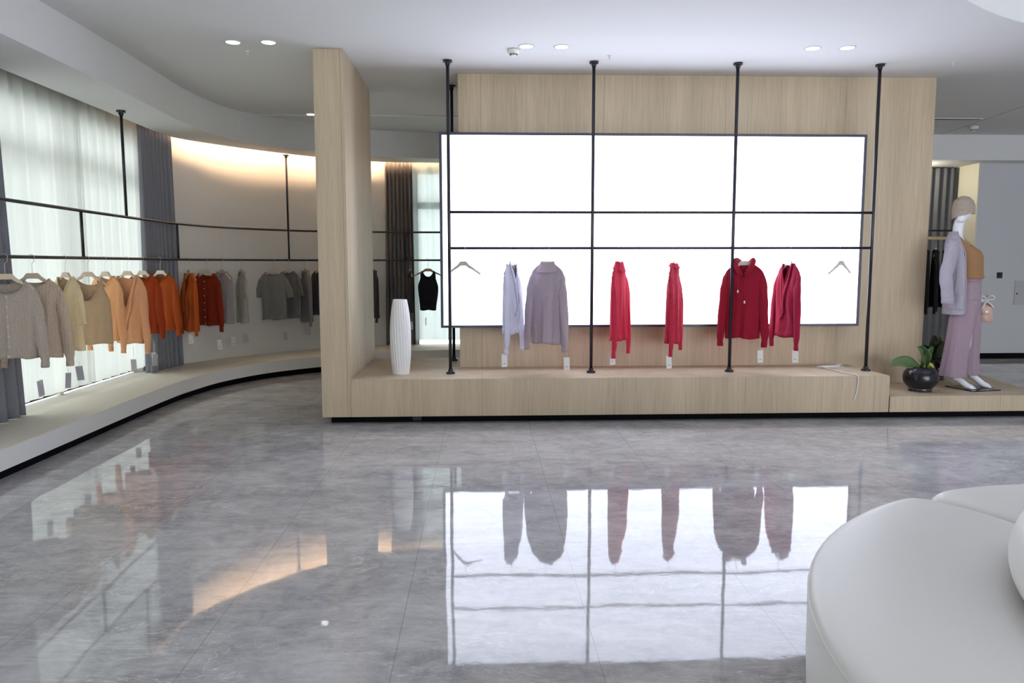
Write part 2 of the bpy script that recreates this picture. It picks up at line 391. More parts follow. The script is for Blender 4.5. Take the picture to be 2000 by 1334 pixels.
# walls: left with window opening, curved corner, back with opening
bm = bmesh.new()
XO, XI = -4.10, -3.92
box(bm, XO, XI, -5, 1.0, 0, HC); box(bm, XO, XI, 1.0, 8.75, 0, TL-.002); box(bm, XO, XI, 1.0, 8.75, 2.86, HC)
box(bm, XO, XI, 4.95, 5.2, .2, 2.86)
A = curve2(WALLP, 40); B = curve2(WALLO, 40)
bridge(bm, [(A, 0), (B, 0), (B, HC), (A, HC)])
struct(obj('wall_left', bm, M['wall'], smooth=False))
bm = bmesh.new()
box(bm, -1.02, 1.6, 11.46, 11.64, 0, TL-.002); box(bm, -1.02, 1.6, 11.46, 11.64, 2.86, HC); box(bm, 1.6, 4.8, 11.46, 11.64, 0, HC)
box(bm, 4.7, 4.8, 11.64, 12.1, 0, HC); box(bm, 4.7, 7.5, 12.0, 12.15, 0, HC)
struct(obj('wall_back', bm, M['wall']))
bm = bmesh.new(); box(bm, 7.45, 10.4, 11.1, 11.3, 0, HC, 0)
box(bm, 7.45, 10.4, 11.085, 11.1, .08, .26)
struct(obj('wall_right', bm, M['wallgrey']))
bm = bmesh.new(); box(bm, 7.43, 7.45, 11.08, 12.0, 0, HS); box(bm, 7.45, 7.6, 11.3, 12.0, 0, HS)
struct(obj('wall_recess', bm, M['cream']))
bm = bmesh.new(); box(bm, 7.41, 10.4, 11.06, 11.085, 0, .082)
struct(obj('baseboard_right', bm, M['black']))
bm = bmesh.new(); box(bm, 10.2, 10.4, -5, 11.1, 0, HC)
struct(obj('wall_side', bm, M['wallgrey']))
bm = bmesh.new(); box(bm, -4.1, 10.4, -5.2, -5.0, 2.95, HC); box(bm, -4.1, .8, -5.2, -5.0, 0, 2.95); box(bm, 9.4, 10.4, -5.2, -5.0, 0, 2.95)
struct(obj('wall_front', bm, M['wall']))

def window(name, ax, fixed, a0, a1, z0, z1, mull, trans, sill=True):
    e = empty(name); struct(e); fb = bmesh.new(); d = .06
    def bx(a, b, z, zz, t=d):
        if ax == 'y': box(fb, fixed-t/2, fixed+t/2, a, b, z, zz)
        else: box(fb, a, b, fixed-t/2, fixed+t/2, z, zz)
    bx(a0, a1, z1-.06, z1)
    for q in [a0+.03]+mull+[a1-.03]: bx(q-.03, q+.03, z0, z1, .055)
    for z, h in trans: bx(a0, a1, z-h/2, z+h/2, .05)
    obj('window_frame', fb, M['windowframe'], e)
    gb = bmesh.new()
    if ax == 'y': box(gb, fixed-.004, fixed+.004, a0+.01, a1-.01, z0+.01, z1-.01)
    else: box(gb, a0+.01, a1-.01, fixed-.004, fixed+.004, z0+.01, z1-.01)
    obj('window_pane', gb, M['glass'], e)
window('window_2', 'y', -4.02, 5.2, 8.75, .218, 2.86, [7.2], [(2.38, .10)])
window('window_3', 'y', -4.02, 1.0, 4.95, .218, 2.86, [3.0], [(2.38, .10)])
window('window_4', 'x', 11.56, -1.02, 1.6, .218, 2.86, [.3], [(2.33, .10)])
window('window_5', 'x', -5.1, .8, 9.4, 0, 2.95, [2.9, 5.1, 7.2], [])

# left curved white platform with black recessed plinth
bm = bmesh.new(); bridge(bm, [(FACE, .08), (WALLF, .08), (WALLF, TL), (FACE, TL)])
plat = tag(obj('display_platform', bm, M['platform']), 'long white curved platform running under the left clothing rail', 'platform')
bm = bmesh.new(); bridge(bm, [(PLIN, 0), (WALLF, 0), (WALLF, .08), (PLIN, .08)])
obj('plinth', bm, M['black'], plat)
M['platformtop'] = plain('cream_platform_top', (.70, .665, .575, 1), .75, var=.03)
bm = bmesh.new(); F2 = [p+(w_-p)*.004 for p, w_ in zip(FACE, WALLF)]; F3 = [p+(w_-p)*.998 for p, w_ in zip(FACE, WALLF)]
bridge(bm, [(F2, TL-.001), (F3, TL-.001), (F3, TL+.003), (F2, TL+.003)]); obj('platform_top', bm, M['platformtop'], plat)

# wooden fin, wall and platforms
bm = bmesh.new(); box(bm, -1.445, -1.186, 6.733, 8.30, .07, HC-.002, .003)
tag(obj('partition_fin', bm, M['wood']), 'tall pale wood partition fin rising to the ceiling beside the white vase', 'partition')
bm = bmesh.new(); box(bm, -.22, 4.56, 7.53, 8.30, TL, HC-.002, .002)
tag(obj('feature_wall', bm, M['wood']), 'wide pale wood panel wall behind the glowing white screen', 'partition')
bm = bmesh.new()
box(bm, -1.185, 3.79, 6.733, 7.529, .07, TH, .003); box(bm, -1.185, -.221, 7.529, 8.30, .07, TH)
dp = tag(obj('wooden_platform', bm, M['wood']), 'higher pale wood display platform under the screen and red knitwear', 'platform')
bm = bmesh.new(); box(bm, -1.385, 3.8, 6.833, 8.2, 0, .07); obj('plinth', bm, M['black'], dp)
bm = bmesh.new(); box(bm, -.64, -.56, 6.830, 6.833, .012, .055); obj('tape_patch', bm, M['switch'], dp)  # small dulled piece of tape on the plinth front
def prism(bm, poly, z0, z1):
    loft(bm, [[Vector((x, y, z)) for x, y in poly] for z in (z0, z1)])
bm = bmesh.new(); prism(bm, [(3.80, 6.733), (5.30, 6.733), (5.54, 8.05), (4.565, 8.05), (4.565, 7.525), (3.80, 7.525)], .07, TL)
lp = tag(obj('wooden_platform', bm, M['wood']), 'low pale wood platform carrying the mannequin and two black pots', 'platform')
bm = bmesh.new(); prism(bm, [(3.80, 6.833), (5.20, 6.833), (5.42, 7.95), (3.80, 7.95)], 0, .07); obj('plinth', bm, M['black'], lp)

# ------------------------------------------------------------------ screen
sc_ = empty('display_screen', (1.70, 7.53, .82))
tag(sc_, 'huge glowing blank white screen in a thin dark frame on the wood wall', 'screen')
X0, X1, Z0, Z1, YF = -.402-1.70, 3.812-1.70, .822-.82, 2.715-.82, -.125
bm = bmesh.new(); box(bm, X0+.02, X1-.02, YF+.01, -.002, Z0+.02, Z1-.02); obj('back_case', bm, M['frame'], sc_)
bm = bmesh.new()
for q in ((X0, X1, Z0, Z0+.025), (X0, X1, Z1-.025, Z1), (X0, X0+.027, Z0+.025, Z1-.025), (X1-.027, X1, Z0+.025, Z1-.025)):
    box(bm, q[0], q[1], YF-.006, YF+.03, q[2], q[3])
obj('frame', bm, M['frame'], sc_)
bm = bmesh.new(); box(bm, X0+.027, X1-.027, YF+.001, YF+.008, Z0+.025, Z1-.025); obj('lit_panel', bm, M['screen'], sc_)

# ------------------------------------------------------------------ front rack
def post(bm, x, y, z0, z1, r=.0155): tube(bm, [(x, y, z0), (x, y, z1)], r, 14)
def flange(bm, x, y, z, s):
    tube(bm, [(x, y, z), (x, y, z+s*.018)], .042, 20)
    tube(bm, [(x, y, z+s*.018), (x, y, z+s*.045)], .022, 16)
rk = empty('clothes_rack', (-.298, 7.07, TH))
tag(rk, 'black steel pole rack in front of the screen, four poles and two rods', 'clothes rack')
PX = [-.298, 1.045, 2.387, 3.732]
for i, x in enumerate(PX):
    b = bmesh.new(); post(b, x+.298, 0, 0, HC-TH-.001); obj('pole', b, M['metal'], rk, True)
    b = bmesh.new(); flange(b, x+.298, 0, 0, 1); obj('foot_flange', b, M['metal'], rk)
    b = bmesh.new(); flange(b, x+.298, 0, HC-TH-.001, -1); obj('ceiling_flange', b, M['metal'], rk)
for z in (1.931, 1.598):
    b = bmesh.new(); tube(b, [(0, 0, z-TH), (PX[3]+.298, 0, z-TH)], .0125, 12); obj('rod', b, M['metal'], rk, True)
pp = empty('support_pole', (-.30, 8.04, TH))
tag(pp, 'black steel pole standing behind the left end of the screen', 'pole')
b = bmesh.new(); post(b, 0, 0, 0, HC-TH-.001); obj('pole', b, M['metal'], pp, True)
b = bmesh.new(); flange(b, 0, 0, 0, 1); obj('foot_flange', b, M['metal'], pp)
b = bmesh.new(); flange(b, 0, 0, HC-TH-.001, -1); obj('ceiling_flange', b, M['metal'], pp)

# ------------------------------------------------------------------ curved rail on the left
RAIL = crom([(x, y, 0) for x, y in [(-3.36, -1.5), (-3.38, 1.5), (-3.40, 4.5), (-3.42, 5.52), (-3.48, 7.0), (-3.50, 8.0), (-3.486, 8.84), (-3.21, 9.82), (-2.66, 10.55), (-2.30, 10.82), (-1.5, 11.08), (-.62, 11.16), (.6, 11.16), (1.6, 11.16)]], 12)
ZU, ZL = 1.915, 1.507
rr_ = empty('clothing_rail', (0, 0, 0))
tag(rr_, 'long curved double black rail hung from the ceiling along the windows', 'clothes rack')
for nm, z, r in (('upper_rod', ZU, .014), ('lower_rod', ZL, .014)):
    b = bmesh.new(); tube(b, [(p.x, p.y, z) for p in RAIL], r, 10); obj(nm, b, M['metal'], rr_, True)
def rail_at(y=None, x=None):
    return min(RAIL, key=lambda p: abs(p.y-y) if y is not None else abs(p.x-x))
def rail_pt(y):
    for a, b in zip(RAIL, RAIL[1:]):
        if a.y <= y <= b.y: return a.lerp(b, (y-a.y)/max(b.y-a.y, 1e-6))
for y in (3.0, 7.62, 10.55):
    p = rail_pt(y)
    b = bmesh.new(); post(b, p.x, p.y, ZU, HS-.001, .014); obj('drop_rod', b, M['metal'], rr_, True)
    b = bmesh.new(); flange(b, p.x, p.y, HS-.001, -1); obj('ceiling_flange', b, M['metal'], rr_)
for y in (4.4, 6.72, 8.83, 10.55):
    p = rail_pt(y)
    b = bmesh.new(); post(b, p.x, p.y, ZL, ZU, .013); obj('spacer_rod', b, M['metal'], rr_, True)
b = bmesh.new(); post(b, -1.10, 11.13, ZL, ZU, .013); obj('spacer_rod', b, M['metal'], rr_, True)

# ------------------------------------------------------------------ hangers
def make_hanger(loc, phi, label, mat='hanger', group='wooden clothes hangers on the rails', half=.166, tilt=0.0, zr=.0125):
    """loc is the point of the rod the hook sits on"""
    e = empty('clothes_hanger', loc, phi); e.rotation_euler = (0, tilt, phi)
    tag(e, label, 'hanger', group)
    bm = bmesh.new()
    # one curved arched bar with a wide flat head
    n = 26; top = []; bot = []
    for i in range(n+1):
        u = -half+2*half*i/n; a = abs(u)
        hd = .040
        q = max(0, (a-hd)/(half-hd)); q2 = a/half
        zt = -.122 if a < hd else -.122-.018*min(1, q*5)**.9-.088*q**1.1
        zb = zt-(.042-.014*min(1, q*3)-.009*q)
        top.append((u, zt)); bot.append((u, zb))
    rings = []
    for (u, zt), (_, zb) in zip(top, bot):
        d = .0065+.003*(abs(u)/half); c = .003; y0 = .010*(abs(u)/half)**2
        rings.append([Vector((u, y0-d, zb+c)), Vector((u, y0-d, zt-c)), Vector((u, y0-d+c, zt)), Vector((u, y0+d-c, zt)), Vector((u, y0+d, zt-c)), Vector((u, y0+d, zb+c)), Vector((u, y0+d-c, zb)), Vector((u, y0-d+c, zb))])
    loft(bm, rings); obj('shoulder_bar', bm, M[mat], e)
    bm = bmesh.new()
    pts = [(0, 0, -.124), (0, 0, -.06), (.003, 0, -.045), (.020, 0, -.027)]
    r = zr+.0035
    for k in range(10):
        a = R(-55+k*26); pts.append((r*1.15*math.cos(a), 0, r*1.15*math.sin(a)))
    tube(bm, crom(pts, 3), .0019, 6); obj('hook', bm, M['chrome'], e, True)
    return e

# ------------------------------------------------------------------ garments
def sstep(a, b, x):
    t = max(0, min(1, (x-a)/(b-a))); return t*t*(3-2*t)

def garment(name, loc, phi, mat, label, cat, W=.21, L=.60, sleeve=None, slen=.70, neck='round', nw=.085, drop=.05,
            hemw=None, chest=None, buttons=0, wrap=False, bow=False, hood=False, collar=None, open_front=False, rib=True,
            tagat=None, tagmat='tag', seed=0, depth=.052, fold=.024, spread=1.0, group=None, hemslant=0.0, cuffrib=True,
            bmat='button', sy=0.0, neckmat=None, armhole=0.0, bdrop=.032):
    """hanging garment; local x = across the shoulders, -y = front, z = 0 at the rod"""
    rg = random.Random(seed+11); mt = M[mat]; W = W*.93
    e = empty(name, loc, phi); tag(e, label, cat, group)
    def shoulder(a): return -.129-.088*max(0, (a-.04)/.15)**1.1-.028*(a/(W*1.02))**9
    ZN = shoulder(nw); ZS = shoulder(W)          # neck point, shoulder tip
    chest = (chest or W*1.0)*.96; hemw = (hemw or W*.92)*.96
    ph = [rg.uniform(0, 6.28) for _ in range(6)]; fq = [rg.uniform(5, 8), rg.uniform(9, 14), rg.uniform(16, 22)]
    def half(t):                                 # half width, t 0 hem .. 1 shoulder
        if t < .62: w_ = hemw+(chest-hemw)*sstep(0, .62, t)
        else: w_ = chest+(W-chest)*sstep(.62, .9, t)
        if armhole: w_ -= armhole*sstep(.66, .9, t)
        return w_*(1-.04*sstep(.955, 1, t)**2)
    def ztop(x, front):
        a = abs(x); wtop = half(.97)
        if a >= nw: return shoulder(a)
        q = a/nw
        if not front: return ZN-bdrop*(1-q**2.5)
        if neck == 'v': return ZN-drop*(1-q)**.9
        if neck == 'scoop': return ZN-drop*(1-q**2.6)
        return ZN-drop*math.sqrt(max(0, 1-q*q))
    def hemz(v): return ZS-L+hemslant*v+.006*math.sin(v*5+ph[0])
    def D(v, t, x):
        edge = max(0, 1-abs(v)**3)**.5
        prof = 1-.72*sstep(.72, 1, t)*(1 if abs(x) >= nw else (.1+.9*(abs(x)/nw)**3))
        return depth*edge*prof*(.82+.25*(1-t))
    def fold_(v, t, front):
        k = (1-t)**.8*(1-abs(v)**4)
        s = math.sin(v*fq[0]+ph[1]+t*1.2)*.55+math.sin(v*fq[1]+ph[2]-t*2)*.32+math.sin(v*fq[2]+ph[3])*.13
        if wrap and front:                      # diagonal pull lines towards the crossing
            s = s*.5+.8*math.sin((v*6.5)*(.4+t)+t*7+ph[4])*(1-abs(t-.45))
            k = max(k, .75*(1-abs(v)**4)*(1-sstep(.8, 1, t)))
        return fold*s*k*(1 if front else .7)
    nu, nt = 34, 40
    bm = bmesh.new()
    def pt(v, t, front, off=0):
        h = half(t); x = h*v
        xt = half(.97)*v
        zt = ztop(xt, front); zb = hemz(v); z = zb+(zt-zb)*t
        y = D(v, t, x)+off
        y = -y if front else y
        y += fold_(v, t, front)+sy*(1-t)
        x += .004*math.sin(t*9+ph[5])*(1-t)
        # nip of the hem rib
        return Vector((x, y, z))
    def vs_(i): return -math.cos(PI*i/nu)*.35+(-1+2*i/nu)*.65
    if open_front: skip = lambda i: False
    rings = []
    for j in range(nt+1):
        t = j/nt
        fr = [pt(vs_(i), t, True) for i in range(nu+1)]
        bk = [pt(vs_(i), t, False) for i in range(nu-1, 0, -1)]
        rings.append(fr+bk)
    vr = [[bm.verts.new(p) for p in r] for r in rings]; n = len(vr[0])
    for a, b in zip(vr, vr[1:]):
        for k in range(n): bm.faces.new((a[k], a[(k+1) % n], b[(k+1) % n], b[k]))
    # close the shoulder seams (outside the neck) by bridging front and back top edge
    top = vr[-1]
    for i in range(nu):
        x0, x1 = half(.97)*vs_(i), half(.97)*vs_(i+1)
        if min(abs(x0), abs(x1)) >= nw-.004 and (x0 > 0) == (x1 > 0):
            fa, fb = top[i], top[i+1]; ba = top[(2*nu-i) % n]; bb = top[2*nu-i-1]
            vsq = [q for q in dict.fromkeys((fa, fb, bb, ba))]
            if len(vsq) >= 3:
                try: bm.faces.new(vsq)
                except ValueError: pass
    body = obj('body', bm, mt, e, True)
    # hem rib, a slightly tighter raised band
    if rib:
        bm = bmesh.new(); hr = []
        for t, o in ((-.004, -.002), (-.004, .003), (.03, .004), (.075, .0035), (.085, .0)):
            hr.append([pt(vs_(i), max(t, 0), True, o)+Vector((0, 0, -.004 if t < 0 else 0)) for i in range(nu+1)]+[pt(vs_(i), max(t, 0), False, o)+Vector((0, 0, -.004 if t < 0 else 0)) for i in range(nu-1, 0, -1)])
        loft(bm, hr, cap0=False, cap1=False); obj('hem_rib', bm, M[neckmat or mat], e, True)
    # neckband
    if collar is None and not hood:
        pts = []
        nn = 22
        for k in range(nn+1):
            x = -nw+2*nw*k/nn; v = x/half(.97); p = pt(v, 1, True); pts.append(p+Vector((0, -.002, .001)))
        for k in range(nn, -1, -1):
            x = -nw+2*nw*k/nn; v = x/half(.97); p = pt(v, 1, False); pts.append(p+Vector((0, .002, .001)))
        bm = bmesh.new(); tube(bm, pts, .0052, 6, cap=False); obj('neckband', bm, M[neckmat or mat], e, True)
    if collar:                                   # standing turtleneck tube
        bm = bmesh.new(); rings = []
        for q, (zz, s) in enumerate(((-.060, 1.42), (-.025, 1.16), (.006, .98), (.028, .88), (.032, .84), (.022, .80), (-.03, .82))):
            rings.append([Vector((math.cos(a)*nw*s*(1 if q else 1), math.sin(a)*.040*s*(1+.04*math.sin(a*5+seed)), ZN+zz*collar-(.014*max(0, -math.sin(a)) if q > 1 else 0)-.02*max(0, -math.sin(a))*(q < 2))) for a in [2*PI*k/32 for k in range(32)]])
        loft(bm, rings, cap0=False, cap1=False); obj('turtleneck', bm, mt, e, True)
    if hood:
        bm = bmesh.new()                         # two soft lapels rising round the neck and a pouch behind
        for s in (-1, 1):
            p = [(s*.012, -.060, ZN-.115), (s*.040, -.066, ZN-.075), (s*.072, -.052, ZN-.025), (s*.082, -.020, ZN+.022), (s*.062, .030, ZN+.020), (s*.030, .055, ZN-.005), (0, .062, ZN-.012)]
            tube(bm, crom(p, 5), [.010+.022*math.sin(PI*min(1, .12+k/30*.85)) for k in range(31)], 12, flat=.75)
        bmesh.ops.remove_doubles(bm, verts=bm.verts, dist=.0001); obj('hood', bm, mt, e, True)
        bm = bmesh.new(); lathe(bm, [(0, -.07), (.05, -.065), (.085, -.03), (.08, .0), (.04, .02), (0, .022)], (0, .055, ZN-.03), 24); obj('hood_pouch', bm, mt, e, True)
        for s, l in ((-1, .20), (1, .30)):
            bm = bmesh.new(); x = s*.032-.01
            tube(bm, crom([(x, -.085, ZN-.05), (x+.004, -.092, ZN-.12), (x, -.085, ZN-.05-l)], 6), .0028, 6); c = obj('drawstring', bm, mt, e, True)
            bm = bmesh.new(); tube(bm, [(x, -.085, ZN-.05-l), (x, -.085, ZN-.075-l)], .0065, 8); obj('drawstring_tip', bm, M['tag'], c)
    # sleeves
    if sleeve:
        for s in (-1, 1):
            sl = slen*(1+rg.uniform(-.015, .015)); bm = bmesh.new()
            if sleeve == 'long':
                P0 = [(.70*W, .008, ZS+.006), (.87*W, .0, ZS-.035), (W*.95*spread, -.012, ZS-.14), (W*1.04*spread, -.022, ZS-.30), (W*1.12*spread+.004*s, -.028, ZS-sl*.78), (W*1.14*spread, -.028, ZS-sl+.055), (W*1.14*spread, -.028, ZS-sl)]
                rad = [.006, .030, .043, .044, .038, .027, .026]
            elif sleeve == 'threequarter':
                P0 = [(.70*W, .008, ZS+.006), (.88*W, .0, ZS-.035), (W*1.02*spread, -.010, ZS-.14), (W*1.16*spread, -.014, ZS-sl*.8), (W*1.20*spread, -.014, ZS-sl)]
                rad = [.006, .032, .046, .046, .044]
            else:
                P0 = [(.70*W, .005, ZS+.006), (.90*W, .0, ZS-.04), (W*1.06*spread, -.006, ZS-sl*.6), (W*1.16*spread, -.006, ZS-sl)]
                rad = [.006, .036, .048, .048]
            C = crom([Vector((s*a, b_, c_)) for a, b_, c_ in P0], 6)
            nR = len(C); rings = []; m_ = 18; pa = rg.uniform(0, 6)
            for i, c in enumerate(C):
                f = i/(nR-1)*(len(rad)-1); k = min(int(f), len(rad)-2); rr = rad[k]+(rad[k+1]-rad[k])*(f-k)
                u = Vector((1, 0, 0)); v = Vector((0, 1, 0))
                tdir = (C[min(i+1, nR-1)]-C[max(i-1, 0)]).normalized(); u = (u-tdir*u.dot(tdir)).normalized(); v = tdir.cross(u)
                row = []
                for q in range(m_):
                    a = 2*PI*q/m_
                    wob_ = 1+.10*math.sin(a*3+pa+i*.35)*min(1, i/6)+.05*math.sin(i*.9+pa)
                    row.append(c+u*math.cos(a)*rr*wob_+v*math.sin(a)*rr*.62*wob_)
                rings.append(row)
            nc = 3 if (cuffrib and sleeve == 'long') else 0
            inner = [[p.lerp(C[-1], .25)+Vector((0, 0, .03)) for p in rings[-1]]]
            loft(bm, rings+[[p.lerp(C[-1], .10) for p in rings[-1]]]+inner, cap0=True, cap1=True)
            so = obj('sleeve', bm, mt, e, True)
            if cuffrib and sleeve == 'long':
                bm = bmesh.new(); cr2 = []
                for i, o in ((nR-6, 1.0), (nR-6, 1.06), (nR-3, 1.07), (nR-1, 1.07), (nR-1, .9)):
                    cr2.append([C[i]+(p-C[i])*o for p in rings[i]])
                loft(bm, cr2, cap0=False, cap1=False); obj('cuff', bm, M[neckmat or mat], so, True)
    # buttons and placket
    if buttons:
        bm = bmesh.new(); t1 = 1.0; rows = []
        N_ = 24
        for j in range(N_+1):
            t = t1*j/N_; p = pt(0, t, True)
            y = p.y-.004
            rows.append([Vector((p.x-.016, y+.003, p.z)), Vector((p.x-.014, y-.001, p.z)), Vector((p.x+.014, y-.001, p.z)), Vector((p.x+.016, y+.003, p.z))])
        loft(bm, rows, closed=False, cap0=False, cap1=False); obj('button_placket', bm, M[neckmat or mat], e, True)
        for k in range(buttons):
            t = .03+(t1-.06)*k/(buttons-1); p = pt(0, t, True); bm = bmesh.new()
            tube(bm, [(p.x, p.y-.005, p.z), (p.x, p.y-.0085, p.z)], .0075, 12); obj('button', bm, M[bmat], e)
    if wrap or open_front:                       # overlapping front edge running down from the shoulder
        bm = bmesh.new()
        for s, zend in ((-1, .42), (1, .30)):
            pts = []
            for k in range(13):
                q = k/12; t = 1-q*(1-zend)
                v = (s*nw*(1-q*1.25))/half(t); p = pt(max(-.98, min(.98, v)), t, True); pts.append(p+Vector((0, -.006-(.004 if s > 0 else 0), 0)))
            tube(bm, pts, [.010+.006*math.sin(PI*k/12) for k in range(13)], 8, flat=.5)
        obj('front_band', bm, mt, e, True)
    if bow:
        bm = bmesh.new(); zc = ZN-drop-.010; p = pt(0, 1, True); yb = p.y-.028
        for s in (-1, 1):
            tube(bm, crom([(0, yb, zc), (s*.030, yb-.010, zc+.030), (s*.060, yb-.006, zc+.004), (s*.032, yb-.006, zc-.018), (0, yb, zc)], 5), .011, 8, flat=.6)
            tube(bm, crom([(0, yb, zc), (s*.014, yb-.006, zc-.06), (s*.009+.006, yb-.002, zc-.20+.04*s)], 6), [.008+.004*k/12 for k in range(13)], 8, flat=.4)
        bmesh.ops.create_icosphere(bm, subdivisions=2, radius=.015, matrix=Matrix.Translation((0, yb-.006, zc)))
        obj('bow_tie', bm, M['khaki'], e, True)
    # swing tag on its string
    if tagat:
        u, zt, zb_, rz = tagat[:4]
        bm = bmesh.new(); y0 = tagat[4] if len(tagat) > 4 else .0
        tube(bm, crom([(u, y0, zt), (u+.004, y0, (zt*.7+zb_*.3)), (u, y0, zb_+.118)], 5), .0016, 5); st = obj('tag_string', bm, M['string'], e)
        bm = bmesh.new(); mtx = Matrix.Translation((u, y0, zb_+.06)) @ Matrix.Rotation(rz, 4, 'Z') @ Matrix.Rotation(rg.uniform(-.12, .12), 4, 'Y')
        box(bm, -.0275, .0275, -.0012, .0012, -.06, .06, 0, mtx); tg = obj('price_tag', bm, M[tagmat], e)
        if tagmat == 'tag':
            bm = bmesh.new()
            box(bm, -.012, .012, -.0018, -.0012, -.030, -.0265, 0, mtx)
            obj('tag_print', bm, M['ink'], tg)
    return e

FAB = dict(
    taupe=((158, 146, 134), 'rib'), cable=((160, 142, 124), 'cable'), cream=((206, 184, 146), 'fine'), khaki=((166, 142, 112), 'fine'),
    peach=((206, 152, 106), 'fine'), peach2=((192, 142, 104), 'fine'), rust=((140, 52, 12), 'fine'), rust2=((152, 66, 18), 'fine'),
    rust3=((168, 76, 22), 'fine'), brick=((126, 40, 14), 'fine'), lilacgrey=((140, 134, 134), 'fine'), palegrey=((150, 146, 138), 'fine'),
    grey=((112, 110, 106), 'fine'), darkgrey=((94, 93, 93), 'fine'), midgrey=((112, 110, 112), 'fine'), slate=((74, 70, 74), 'fine'),
    charcoal=((52, 50, 52), 'fine'), ink=((34, 36, 42), 'rib'), lavender=((186, 184, 204), 'marl'), mauve=((156, 142, 150), 'marl'),
    crimson=((186, 42, 66), 'fine'), cablered=((182, 44, 66), 'cable'), hoodred=((142, 22, 44), 'fine'), winered=((160, 32, 62), 'fine'),
    caramel=((166, 126, 90), 'fine'), pinklilac=((170, 148, 160), 'fine'), cardigan=((168, 162, 174), 'rib'), beanie=((150, 138, 126), 'fine'), blackcloth=((18, 18, 20), 'fine'))
KF = dict(crimson=1.0, cablered=.95, hoodred=1.0, winered=.9, caramel=.85, pinklilac=.85, rust=1.15, rust2=1.1, rust3=1.1, brick=1.0, cardigan=1.05, taupe=1.25, cable=1.5)
for k, (c, p) in FAB.items():
    nice = {'cable': 'taupe_cable_knit', 'ink': 'black_ribbed_jersey', 'blackcloth': 'black_cloth', 'rust2': 'burnt_orange_knit', 'rust3': 'bright_rust_knit', 'peach2': 'tan_peach_knit'}.get(k, k+'_knit')
    M[k] = knit(nice, srgb(*c, k=KF.get(k, 1.3)), p)

ZF = 1.598; YR = 7.07
def front(px): return (-.289+.00482*(px-880), YR, ZF)
HG = 'wooden hangers on the rod in front of the screen'
# rod in front of the screen, left to right
make_hanger(front(905), R(-43), 'empty whitewashed hanger at the left end of the screen rod', 'hangerwhite', HG, .205)
make_hanger(front(999), R(68), 'whitewashed hanger inside the pale lavender cardigan on the screen rod', 'hangerwhite', HG)
garment('cardigan', front(999), R(68), 'lavender', 'pale lavender-grey cardigan seen almost edge-on in front of the white screen', 'cardigan',
        W=.20, L=.56, sleeve='long', slen=.74, neck='v', nw=.08, drop=.17, wrap=True, spread=1.0, seed=1, tagat=(-.20, -.93, -1.10, -.9), tagmat='tag')
make_hanger(front(1069), R(-38), 'whitewashed hanger inside the mauve turtleneck on the screen rod', 'hangerwhite', HG)
garment('turtleneck_sweater', front(1069), R(-38), 'mauve', 'mauve-grey marled high-neck sweater, widest garment left of the second pole', 'sweater',
        W=.20, L=.66, sleeve='long', slen=.74, neck='round', nw=.085, drop=.03, collar=.95, seed=2, tagat=(.22, -.93, -1.14, .5), hemw=.18, chest=.20)
make_hanger(front(1211), R(62), 'whitewashed hanger inside the plain red high-neck sweater', 'hangerwhite', HG)
garment('turtleneck_sweater', front(1211), R(62), 'crimson', 'plain crimson high-neck sweater edge-on just right of the second pole', 'sweater',
        W=.215, L=.62, sleeve='long', slen=.77, neck='round', nw=.082, drop=.025, collar=.85, seed=3, tagat=(-.18, -.95, -1.09, -.8))
make_hanger(front(1320), R(64), 'whitewashed hanger inside the red cable-knit sweater', 'hangerwhite', HG)
garment('cable_knit_sweater', front(1320), R(64), 'cablered', 'crimson cable-knit sweater edge-on midway between the second and third poles', 'sweater',
        W=.215, L=.65, sleeve='long', slen=.75, neck='round', nw=.082, drop=.025, collar=.4, seed=4, tagat=(-.16, -.97, -1.13, -.9))
make_hanger(front(1460), R(-26), 'whitewashed hanger inside the dark red hoodie', 'hangerwhite', HG)
garment('hoodie', front(1460), R(-28), 'hoodred', 'dark red hooded sweater with white-tipped drawstrings beside the third pole', 'hoodie',
        W=.197, L=.62, sleeve='long', slen=.71, neck='round', nw=.075, drop=.06, hood=True, seed=5, tagat=(.17, -.88, -1.09, .6), spread=.98)
make_hanger(front(1549), R(-82), 'whitewashed hanger inside the wine red cardigan', 'hangerwhite', HG)
garment('cardigan', front(1549), R(-82), 'winered', 'wine red open V-neck cardigan edge-on, last garment on the screen rod', 'cardigan',
        W=.21, L=.60, sleeve='long', slen=.72, neck='v', nw=.08, drop=.20, wrap=True, seed=6, tagat=(.17, -.95, -1.08, .9))
make_hanger(front(1654), R(38), 'empty whitewashed hanger edge-on near the right corner of the screen', 'hangerwhite', HG, .205)

# curved rail, left to right.  x, y, phi
HL = 'wooden hangers on the curved rail'
def rail(x, y): return (x, y, ZL)
def rg_(x, y, phi, hlabel, hmat='hanger', half=.166):
    make_hanger(rail(x, y), R(phi), hlabel, hmat, HL, half=half, zr=.014)
rg_(-3.421, 5.546, 22, 'beech hanger holding the buttoned taupe cardigan at the left frame edge')
garment('cardigan', rail(-3.421, 5.546), R(26), 'taupe', 'taupe ribbed cardigan with a row of pearl buttons at the far left', 'cardigan',
        W=0.205, L=0.490, sleeve='long', slen=0.575, neck='round', nw=.12, drop=.10, buttons=7, seed=10, tagat=(.17, -.90, -1.03, .9), tagmat='taggrey', spread=.96)
rg_(-3.434, 5.895, 12, 'beech hanger holding the taupe cable-knit sweater')
garment('cable_knit_sweater', rail(-3.434, 5.895), R(12), 'cable', 'taupe-brown cable-knit sweater behind the buttoned cardigan', 'sweater',
        W=0.215, L=0.520, sleeve='long', slen=0.600, neck='round', nw=.115, drop=.06, seed=11, tagat=(.20, -.85, -1.02, 1.1), tagmat='taggrey')
rg_(-3.456, 6.394, -32, 'beech hanger holding the cream blouse with the bow')
